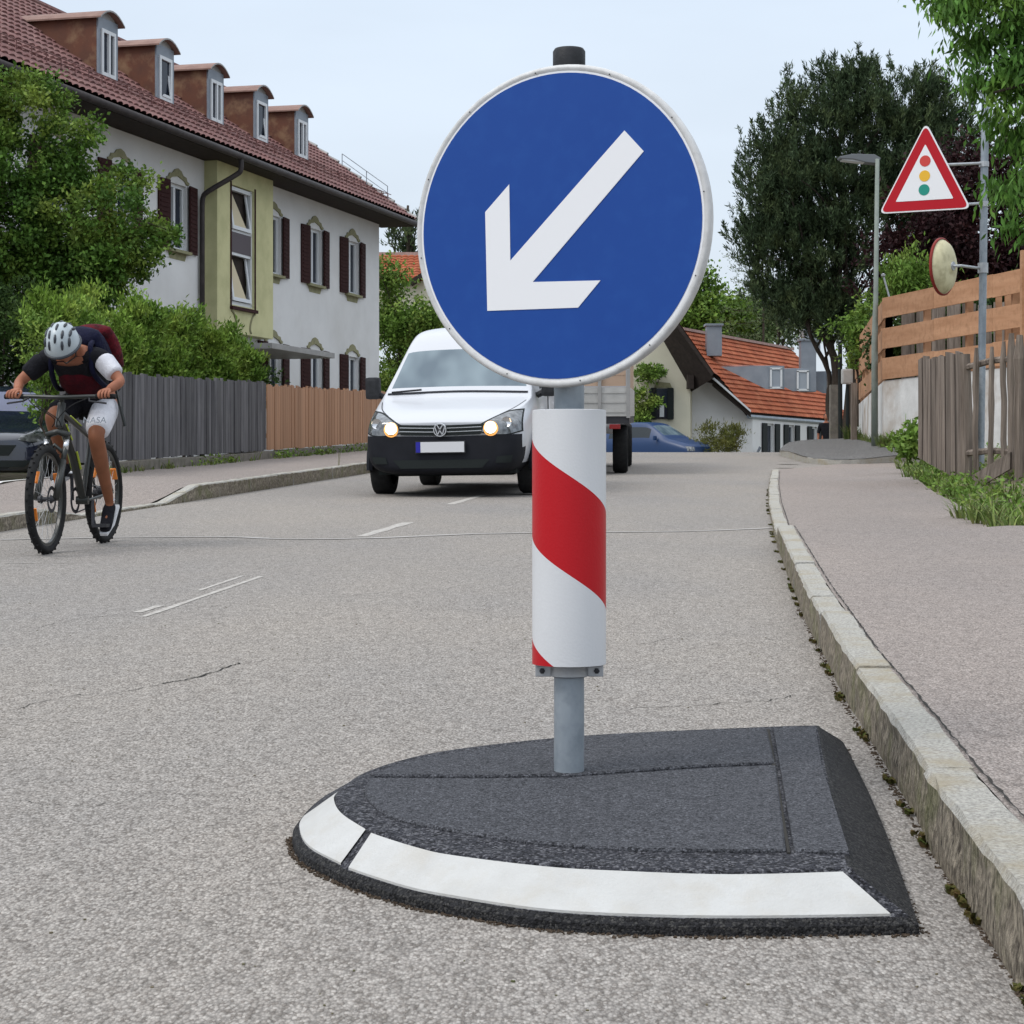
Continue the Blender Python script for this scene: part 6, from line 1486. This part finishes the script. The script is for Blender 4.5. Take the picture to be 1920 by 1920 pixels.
# backpack
bpk = thing('backpack', 'navy and red backpack on the cyclist back', 'backpack', P(.3, 0, 1.2))
def bag(u, w_, L_, Wd_, T_k, mat, name, ro=R(38), par=None, v=0):
    m = MB(); bm = bmesh.new(); bmesh.ops.create_cube(bm, size=1); bmesh.ops.subdivide_edges(bm, edges=bm.edges, cuts=4, use_grid_fill=True)
    tdir = (fw*math.cos(ro)+Vector((0, 0, 1))*math.sin(ro)); ndir = lf.cross(tdir); ndir = ndir if ndir.z > 0 else -ndir; c = P(u, v, w_); vs = []
    for vv in bm.verts:
        x, y, z = vv.co*2; k_ = (1-.22*abs(x)**3)*(1-.18*abs(y)**3); f_ = (1-.25*y*y)*(1-.3*x*x)
        q = c+tdir*x*L_/2*(1-.08*y*y-.1*z*z)+lf*y*Wd_/2*(1-.12*x*x-.12*z*z)+ndir*z*T_k/2*f_; vs.append(q)
    m.add(vs, [tuple(v_.index for v_ in f.verts) for f in bm.faces]); bm.free(); return m.build(name, mat, par or bpk, smooth=True)
bag(.36, 1.26, .50, .34, .22, M['navy'], 'main_bag'); bag(.23, 1.33, .40, .30, .15, M['pack_red'], 'front_pocket', v=.04)
bag(.17, 1.12, .22, .34, .20, M['navy'], 'lower_bag')
for s_ in (-1, 1):
    m = MB(); m.tube(catmull([P(.52, s_*.11, 1.36), P(.64, s_*.13, 1.32), P(.62, s_*.14, 1.16), P(.44, s_*.17, 1.06), P(.30, s_*.17, 1.05)], 5), .018, 6); m.build('shoulder_strap', M['navy'], bpk, smooth=True)
m = MB(); m.tube([P(.3, .19, 1.04), P(.34, .23, .93), P(.33, .26, .80)], .012, 6); m.tube([P(.28, .2, 1.0), P(.30, .24, .84)], .010, 6); m.build('loose_strap', M['bike_black'], bpk)

# ---- pedestrian far up the road
ped = thing('person', 'pedestrian in dark clothes standing far off beside the grey gate pillar', 'person', W(1549, 890, 62))
c0 = W(1549, 783, 62); gzz = c0.z-1.63
def Q(x, y, z): return Vector((c0.x+x, c0.y+y, gzz+z))
pn_ = {'p': (Q(0, 0, .95), (.16, .11)), 'w': (Q(0, 0, 1.15), (.15, .10)), 'c': (Q(0, 0, 1.35), (.17, .12)), 'n': (Q(0, 0, 1.48), .06), 'n2': (Q(0, 0, 1.55), .055)}
ee = [('p', 'w'), ('w', 'c'), ('c', 'n'), ('n', 'n2')]
for s_, k in ((-1, 'R'), (1, 'L')):
    pn_.update({'h'+k: (Q(s_*.09, 0, .9), .085), 'k'+k: (Q(s_*.10, -.02, .5), .06), 'a'+k: (Q(s_*.11, 0, .09), .04), 't'+k: (Q(s_*.12, -.15, .04), .035), 's'+k: (Q(s_*.19, 0, 1.40), .06), 'e'+k: (Q(s_*.25, .02, 1.12), .042), 'r'+k: (Q(s_*.26, -.03, .88), .03), 'd'+k: (Q(s_*.26, -.04, .78), .03)})
    ee += [('p', 'h'+k), ('h'+k, 'k'+k), ('k'+k, 'a'+k), ('a'+k, 't'+k), ('c', 's'+k), ('s'+k, 'e'+k), ('e'+k, 'r'+k), ('r'+k, 'd'+k)]
MP = Matrix(((0, -1, 0), (1, 0, 0), (0, 0, 1))).transposed(); MP = Matrix((Vector((0, -1, 0)), Vector((1, 0, 0)), Vector((0, 0, 1)))).transposed()
pb = [(skinned(pn_, ee, 'p', 2), 0), (head_mesh(Q(0, -.01, 1.64), MP), 0)]
for s_ in (-1, 1):
    for q in range(5): pb.append((chain([Q(s_*.26, -.06+.012*q, .79), Q(s_*.262, -.07+.014*q, .73-.01*(q % 3)), Q(s_*.255, -.07+.014*q, .695-.01*(q % 3))], [.009, .009, .007], 1), 0))
pbod = join_meshes('body', pb, [M['skin']], ped)
tor = {'a': (Q(0, 0, .88), (.18, .13)), 'b': (Q(0, 0, 1.15), (.17, .12)), 'c': (Q(0, 0, 1.36), (.19, .135)), 'd': (Q(0, 0, 1.46), .075), 'l': (Q(.19, 0, 1.40), .075), 'r': (Q(-.19, 0, 1.4), .075), 'l2': (Q(.25, .02, 1.1), .055), 'r2': (Q(-.25, .02, 1.1), .055)}
join_meshes('jacket', [(skinned(tor, [('a', 'b'), ('b', 'c'), ('c', 'd'), ('c', 'l'), ('c', 'r'), ('l', 'l2'), ('r', 'r2')], 'b'), 0)], [M['shirt_dark']], ped)
tr_ = {'a': (Q(0, 0, .92), (.17, .125))}; te = []
for s_, k in ((-1, 'R'), (1, 'L')): tr_.update({'h'+k: (Q(s_*.09, 0, .85), .10), 'k'+k: (Q(s_*.10, -.02, .5), .075), 'a'+k: (Q(s_*.11, 0, .1), .06)}); te += [('a', 'h'+k), ('h'+k, 'k'+k), ('k'+k, 'a'+k)]
join_meshes('trousers', [(skinned(tr_, te, 'a'), 0)], [M['shirt_dark']], ped)
m = MB(); rows = []
for i in range(7):
    ph = .62*math.pi*i/6
    for j in range(16): t_ = 2*math.pi*j/16; rows.append(Q(0, 0, 1.655)+Vector((.084*math.sin(ph)*math.cos(t_), .104*math.sin(ph)*math.sin(t_)+.02, .120*math.cos(ph))))
m.add(rows, [(i*16+j, i*16+(j+1) % 16, (i+1)*16+(j+1) % 16, (i+1)*16+j) for i in range(6) for j in range(16)]); m.build('hair', M['tyre'], ped, smooth=True)
# ================================================================ VEGETATION
def bl(px, py, Y, rx, ry, rz=None, dy=0):
    """ellipsoid from photo position and photo-pixel radii"""
    p = W(px, py, Y); k = Y/F; return (p.x, p.y+dy, p.z, rx*k, (rz or rx)*k, ry*k)
# leafy tree in the front garden on the left
YL = 30.5
tree('garden_tree', 'fresh green leafy tree covering the left end of the long white house', [bl(60, 300, YL, 150, 160, 120), bl(-40, 420, YL, 170, 260, 140), bl(150, 430, YL, 165, 130, 130), bl(235, 480, YL, 95, 95, 80), bl(80, 520, YL, 190, 100, 130), bl(20, 200, YL, 70, 75, 60), bl(180, 300, YL, 50, 50, 50)],
     1650, 46, .10, .085, .052, 'leaf_tree', W(40, 830, YL), W(50, 300, YL), .14, nlimb=16)
t = thing('shrub', 'dark dense shrub under the leafy garden tree beside the hedge', 'shrub', W(10, 840, 29))
o, C_ = crown('crown', [bl(-20, 640, 29, 100, 110, 80), bl(-60, 740, 29, 90, 90, 70), bl(60, 620, 29.5, 50, 70, 50)], 320, 46, .12, .075, .045, M['leaf_dark'], t); trunk('trunk', W(10, 850, 29), W(0, 640, 29), .06, C_[:50], t, 8)
t = thing('shrub', 'light green sprig of a shrub between the cyclist arm and the dark car', 'shrub', W(85, 870, 24.5))
o, C_ = crown('crown', [bl(90, 690, 24.5, 38, 70, 30), bl(75, 620, 24.5, 30, 40, 26), bl(80, 800, 24.5, 28, 60, 25)], 60, 40, .07, .07, .035, M['leaf_bush'], t); trunk('stem', W(85, 880, 24.5), W(85, 700, 24.5), .02, C_[:30], t, 6)
# thuja hedge
hp_ = []
random.seed(11)
for i in range(13):
    f = i/12; Y = lerp(24.2, 31.0, f); px = lerp(95, 445, f); top_ = lerp(560, 600, f)+random.uniform(-22, 22)+(60 if i == 12 else 0)
    for q in range(3): hp_.append(bl(px+random.uniform(-8, 8)+0, lerp(top_+45, 720, q/2), Y+.7, 34+random.uniform(-4, 6), 52, 34))
t = thing('thuja_hedge', 'bright yellow green thuja hedge swelling over the grey board fence', 'hedge', W(280, 850, 27))
crown('crown', hp_, 1600, 48, .075, .085, .034, M['leaf_thuja'], t, 'fan', shell=.3, lump=.8, lumps=3)
m = MB()
for i in range(8):
    Y = lerp(24.2, 31, i/7); px = lerp(95, 445, i/7); m.tube([W(px, 860, Y+.8), W(px, 640, Y+.8)], [.03, .012], 6)
m.build('stems', M['bark'], t)
t = thing('shrub', 'dark drooping shrub at the end of the thuja hedge under the entrance canopy', 'shrub', W(478, 840, 32))
o, C_ = crown('crown', [bl(478, 700, 32, 22, 32, 20)], 26, 40, .07, .08, .04, M['leaf_dark'], t); trunk('stem', W(478, 850, 32), W(478, 700, 32), .02, C_[:20], t, 5)
# trees between the white house and the sign
tree('bush_tree', 'bright green bush tree at the corner of the white house', [bl(728, 560, 58, 26, 60, 30), bl(765, 635, 58, 55, 55, 50), bl(718, 500, 58, 14, 38, 20), bl(815, 608, 58, 38, 20, 40), bl(740, 720, 58, 60, 60, 50)], 560, 44, .18, .13, .075, 'leaf_bush', W(750, 850, 58), W(745, 560, 58), .12)
tree('conifer', 'ragged dark conifer behind the small orange roof', [bl(760, 445, 99, 34, 40, 30), bl(790, 430, 99, 28, 50, 26), bl(765, 400, 99, 10, 30, 10)], 46, 26, .35, .42, .10, 'leaf_pine', W(765, 640, 99), W(765, 385, 99), .25, mode='up')
# trees behind the orange roof
tree('broadleaf_tree', 'mid green tree behind the orange roof nearest the blue sign', [bl(1310, 575, 92, 60, 58, 50), bl(1280, 610, 92, 50, 60, 50), bl(1350, 600, 92, 50, 40, 40)], 340, 42, .3, .24, .13, 'leaf_bush', W(1300, 760, 92), W(1305, 560, 92), .3)
tree('broadleaf_tree', 'dull green rounded tree behind the middle of the orange roof', [bl(1400, 620, 95, 50, 40, 40), bl(1430, 600, 95, 45, 40, 40)], 200, 36, .3, .24, .12, 'leaf_dark', W(1410, 760, 95), W(1410, 590, 95), .25)
tree('birch', 'pale thin birch rising behind the orange roof beside the big pine', [bl(1455, 600, 90, 60, 45, 50), bl(1500, 590, 90, 40, 55, 40), bl(1420, 560, 90, 26, 26, 26)], 130, 26, .34, .2, .11, 'leaf_pale', W(1450, 760, 90), W(1460, 560, 90), .12)
# sparse larch branches against the sky
t = thing('larch', 'sparse feathery larch branches against the sky left of the pine', 'tree', W(1430, 760, 80)); m = MB(); Pl = []; 
m.tube([W(1430, 760, 80), W(1432, 560, 80), W(1425, 370, 80)], [.06, .045, .015], 7)
for i in range(11):
    y0 = 385+i*24; x1 = 1425-random.uniform(40, 95)*(.5+.5*i/10); q = catmull([W(1428, y0, 80), W(lerp(1428, x1, .5), y0+6, 80), W(x1, y0-random.uniform(-2, 8), 80)], 6); m.tube(q, .012, 4)
    for p in q:
        for _ in range(16): Pl.append(p+Vector((random.gauss(0, .10), random.gauss(0, .12), random.gauss(-.05, .09))))
m.build('trunk', M['bark'], t)
Pl = np.array([tuple(p) for p in Pl]); A = unit(RNG.normal(size=Pl.shape)+np.array([0, 0, .3])); leaf_mesh('crown', Pl, A, unit(np.cross(A, RNG.normal(size=Pl.shape))), .13, .03, M['leaf_pale'], t)
tree('dark_shrub', 'dark shrubbery filling the gap behind the grey board screen', [bl(1720, 640, 42, 70, 60, 60), bl(1820, 620, 42, 70, 60, 60), bl(1900, 600, 42, 70, 60, 60), bl(1690, 700, 42, 50, 50, 50)], 420, 44, .15, .13, .07, 'leaf_dark', W(1760, 800, 42), W(1760, 640, 42), .06, cat='shrub')
# the big many-stemmed pine
YP = 52
blobs = [bl(1470, 330, YP, 75, 110, 80), bl(1560, 230, YP, 100, 90, 90), bl(1680, 200, YP, 110, 75, 90), bl(1600, 370, YP, 120, 120, 100), bl(1500, 440, YP, 80, 90, 80), bl(1720, 330, YP, 110, 130, 90), bl(1570, 520, YP, 90, 80, 80), bl(1450, 300, YP, 45, 60, 50), bl(1790, 240, YP, 70, 75, 60), bl(1480, 170, YP, 22, 22, 22), bl(1650, 140, YP, 40, 30, 30), bl(1570, 150, YP, 40, 26, 30), bl(1540, 590, YP, 40, 40, 50), bl(1440, 430, YP, 50, 90, 60), bl(1470, 540, YP, 50, 60, 50), bl(1510, 560, YP, 60, 55, 55), bl(1575, 600, YP, 48, 48, 50)]
pt = thing('pine_tree', 'big dark many stemmed pine with upright shoots behind the street lamp', 'tree', W(1580, 840, YP))
o, C_ = crown('crown', blobs, 3900, 46, .18, .145, .036, M['leaf_pine'], pt, 'up', shell=.37, lump=1.3, lumps=7)
for (xb, xt, yt, r_) in ((1575, 1500, 330, .13), (1585, 1580, 250, .14), (1592, 1690, 260, .13), (1580, 1460, 420, .08)):
    trunk('trunk', W(xb, 840, YP), W(xt, yt, YP), r_*1.1, C_[RNG.choice(len(C_), 70)], pt, 14, bend=.5)
tree('purple_beech', 'dark purple leaved tree behind the warning sign', [bl(1780, 430, 48, 110, 140, 80), bl(1860, 340, 48, 90, 120, 80), bl(1720, 500, 48, 80, 90, 70), bl(1850, 540, 48, 100, 90, 70), bl(1690, 580, 48, 60, 60, 50), bl(1940, 450, 48, 90, 160, 70)], 950, 46, .2, .13, .085, 'leaf_purple', W(1790, 830, 48), W(1780, 400, 48), .2, shell=.5)
tree('garden_bush', 'bright bush poking up behind the top larch plank', [bl(1705, 530, 40, 42, 38, 36), bl(1740, 520, 40, 30, 34, 30), bl(1680, 560, 40, 30, 25, 28)], 110, 44, .12, .12, .05, 'leaf_bush', W(1705, 700, 40), W(1705, 540, 40), .05, cat='bush', mode='fan')
tree('garden_bush', 'green bush between the plank fence end and the pine stem', [bl(1612, 650, 47, 26, 50, 30), bl(1600, 600, 47, 22, 30, 25), bl(1625, 600, 47, 18, 30, 20)], 90, 34, .13, .12, .06, 'leaf_bush', W(1608, 800, 47), W(1608, 620, 47), .05, cat='bush')
# creeper on the cream house, bush before it
t = thing('creeper', 'leafy creeper climbing the cream gable wall behind the truck', 'plant', W(1205, 860, 68.8))
o, C_ = crown('crown', [bl(1215, 700, 69, 18, 32, 14), bl(1200, 745, 69, 14, 30, 12), bl(1205, 800, 69, 14, 50, 12), bl(1212, 760, 69, 18, 30, 12)], 120, 34, .10, .13, .08, M['leaf_bush'], t); trunk('stem', W(1200, 870, 69), W(1205, 700, 69), .012, C_[:20], t, 6)
t = thing('shrub', 'olive arching shrub in front of the white gable wall', 'shrub', W(1345, 850, 66)); 
o, C_ = crown('crown', [bl(1345, 828, 66, 46, 24, 40), bl(1320, 815, 66, 22, 12, 20), bl(1370, 820, 66, 20, 14, 20)], 70, 46, .13, .16, .035, M['leaf_olive'], t, 'fan'); trunk('stem', W(1345, 870, 66), W(1345, 830, 66), .03, C_[:20], t, 8)
# overhanging branches at the top right, near
YC = 15.5
ct = thing('overhanging_tree', 'near tree hanging its long bright leaves into the top right corner', 'tree', (6.6, 15.6, gz(15.6)))
blobs = [bl(1880, 60, YC, 110, 90, 120), bl(1800, -10, YC, 75, 50, 70), bl(1905, 230, YC, 70, 150, 110), bl(1830, 120, YC, 46, 60, 60), bl(1930, 400, YC, 50, 60, 70), bl(1960, 150, YC, 90, 260, 140), bl(2100, 200, YC+.5, 150, 300, 200), bl(1850, -60, YC, 160, 60, 120)]
o, C_ = crown('crown', blobs, 760, 24, .085, .10, .030, M['leaf_corner'], ct, 'droop', shell=.5, lump=.9, lumps=5)
trunk('trunk', (6.6, 15.6, gz(15.6)), (6.3, 15.6, 5.2), .16, [c for c in C_ if c[0] > 3.2][:90], ct, 26)
# leafy plant at the white wall
t = thing('tall_weed', 'tall leafy green weed against the limewashed wall left of the wooden panel', 'plant', W(1705, 868, 26.5))
o, C_ = crown('leaves', [bl(1708, 800, 26.5, 14, 34, 14), bl(1703, 845, 26.5, 22, 22, 18)], 34, 20, .055, .10, .06, M['leaf_bush'], t); trunk('stem', W(1706, 880, 26.5), W(1708, 775, 26.5), .012, C_[:20], t, 6, mat=M['leaf_bush'])

# weeds and grass
def sc_(px, py, Y): return W(px, py, Y)
g = MB(); random.seed(21)
for _ in range(270):
    Y = random.uniform(15.5, 30) if random.random() < .85 else random.uniform(13, 15.5); ex_ = er(Y); X = ex_+abs(random.gauss(0, .35))-.06*random.random()
    if X > ex_+1.3: continue
    z = .0314*Y+hs(Y)+ gb(X, Y)-.03
    tuft(g, (X, Y, z), 9, random.uniform(.04, .15)*(1.2 if X > ex_+.2 else .5), .07, .8)
for (px, py, Y) in ((1700, 868, 28), (1712, 872, 27), (1693, 862, 29), (1830, 955, 14.6), (1842, 962, 14.2), (1822, 950, 15), (1790, 900, 21), (1760, 890, 23), (1740, 882, 24), (1720, 880, 25), (1775, 905, 20.5), (1800, 915, 19), (1900, 985, 13.2), (1915, 975, 13.4), (1870, 970, 13.9)):
    p = W(px, py, Y)
    for _ in range(4): tuft(g, (p.x+random.gauss(0, .08), p.y+random.gauss(0, .15), .0314*p.y+hs(p.y)-.02), 12, .22, .06, .9)
o = g.build('grass_verge', M['grass'], None, fix=False); tag(o, kind='stuff')
g = MB()
for _ in range(260):
    px = random.uniform(1606, 1700); Y = interp([(1606, 47.5), (1657, 36.8), (1700, 36.2)], px)-.15; p = W(px, interp([(1606, 826), (1640, 832), (1657, 836), (1700, 838)], px), Y); tuft(g, (p.x, p.y, p.z-.04), 8, random.uniform(.12, .34), .12, .6)
for _ in range(60):
    p = W(random.uniform(1590, 1606), 828, 46); tuft(g, (p.x, p.y, p.z-.05), 7, random.uniform(.2, .55), .1, .5)
o = g.build('grass_at_wall', M['grass'], None, fix=False); tag(o, kind='stuff')
# leafy ground cover among the grass
Pg = []
for _ in range(3600):
    Y = random.uniform(12.6, 30); ex_ = er(Y); X = ex_+abs(random.gauss(.25, .4)); z = .0314*Y+hs(Y)+gb(X, Y)
    Pg.append((X, Y, z-.02+random.random()*.10))
Pg = np.array(Pg); A = unit(RNG.normal(size=Pg.shape)*np.array([1, 1, .4])+np.array([0, 0, .5])); o = leaf_mesh('ground_cover', Pg, A, unit(np.cross(A, RNG.normal(size=Pg.shape))), RNG.uniform(.03, .08, len(Pg)), .03, M['leaf_bush']); tag(o, kind='stuff')
# plants in the left gutter and along the plinth
def small_plant(px, py, label, n=16, h=.14):
    p = G(px, py); t = thing('small_weed', label, 'plant', p); P_ = []; A_ = []
    for i in range(n*3):
        a = random.uniform(0, 6.28); r_ = random.uniform(0, h*.6); P_.append((p.x+math.cos(a)*r_, p.y+math.sin(a)*r_, p.z+random.uniform(0, h*.5))); A_.append((math.cos(a), math.sin(a), random.uniform(.1, 1.2)))
    A_ = unit(np.array(A_)); leaf_mesh('leaves', np.array(P_), A_, unit(np.cross(A_, RNG.normal(size=A_.shape))), h*.7, .03, M['leaf_bush'], t)
    m = MB()
    for k in range(2): m.tube([p, p+Vector((.02*k+.01, 0, h*2.6))], .004, 4)
    m.build('stem', M['leaf_olive'], t)
small_plant(634, 893, 'green dandelion clump in the gutter at the raised left kerb', 20, .13)
g = MB()
for _ in range(110):
    Y = random.uniform(22, 42); X = fl(Y)+.10+random.uniform(-.04, .10); tuft(g, (X, Y, gz(Y)+.17), 6, random.uniform(.05, .16), .05, .7)
o = g.build('grass_at_plinth', M['grass'], None, fix=False); tag(o, kind='stuff')
Pg = []
for _ in range(700):
    Y = random.choice([33.5, 31, 36, 38, 40, 27])+random.gauss(0, .5); Pg.append((fl(Y)+.12+random.gauss(0, .05), Y, gz(Y)+.18+random.random()*.12))
Pg = np.array(Pg); A = unit(RNG.normal(size=Pg.shape)); o = leaf_mesh('ground_cover', Pg, A, unit(np.cross(A, RNG.normal(size=Pg.shape))), .06, .03, M['leaf_bush']); tag(o, kind='stuff')
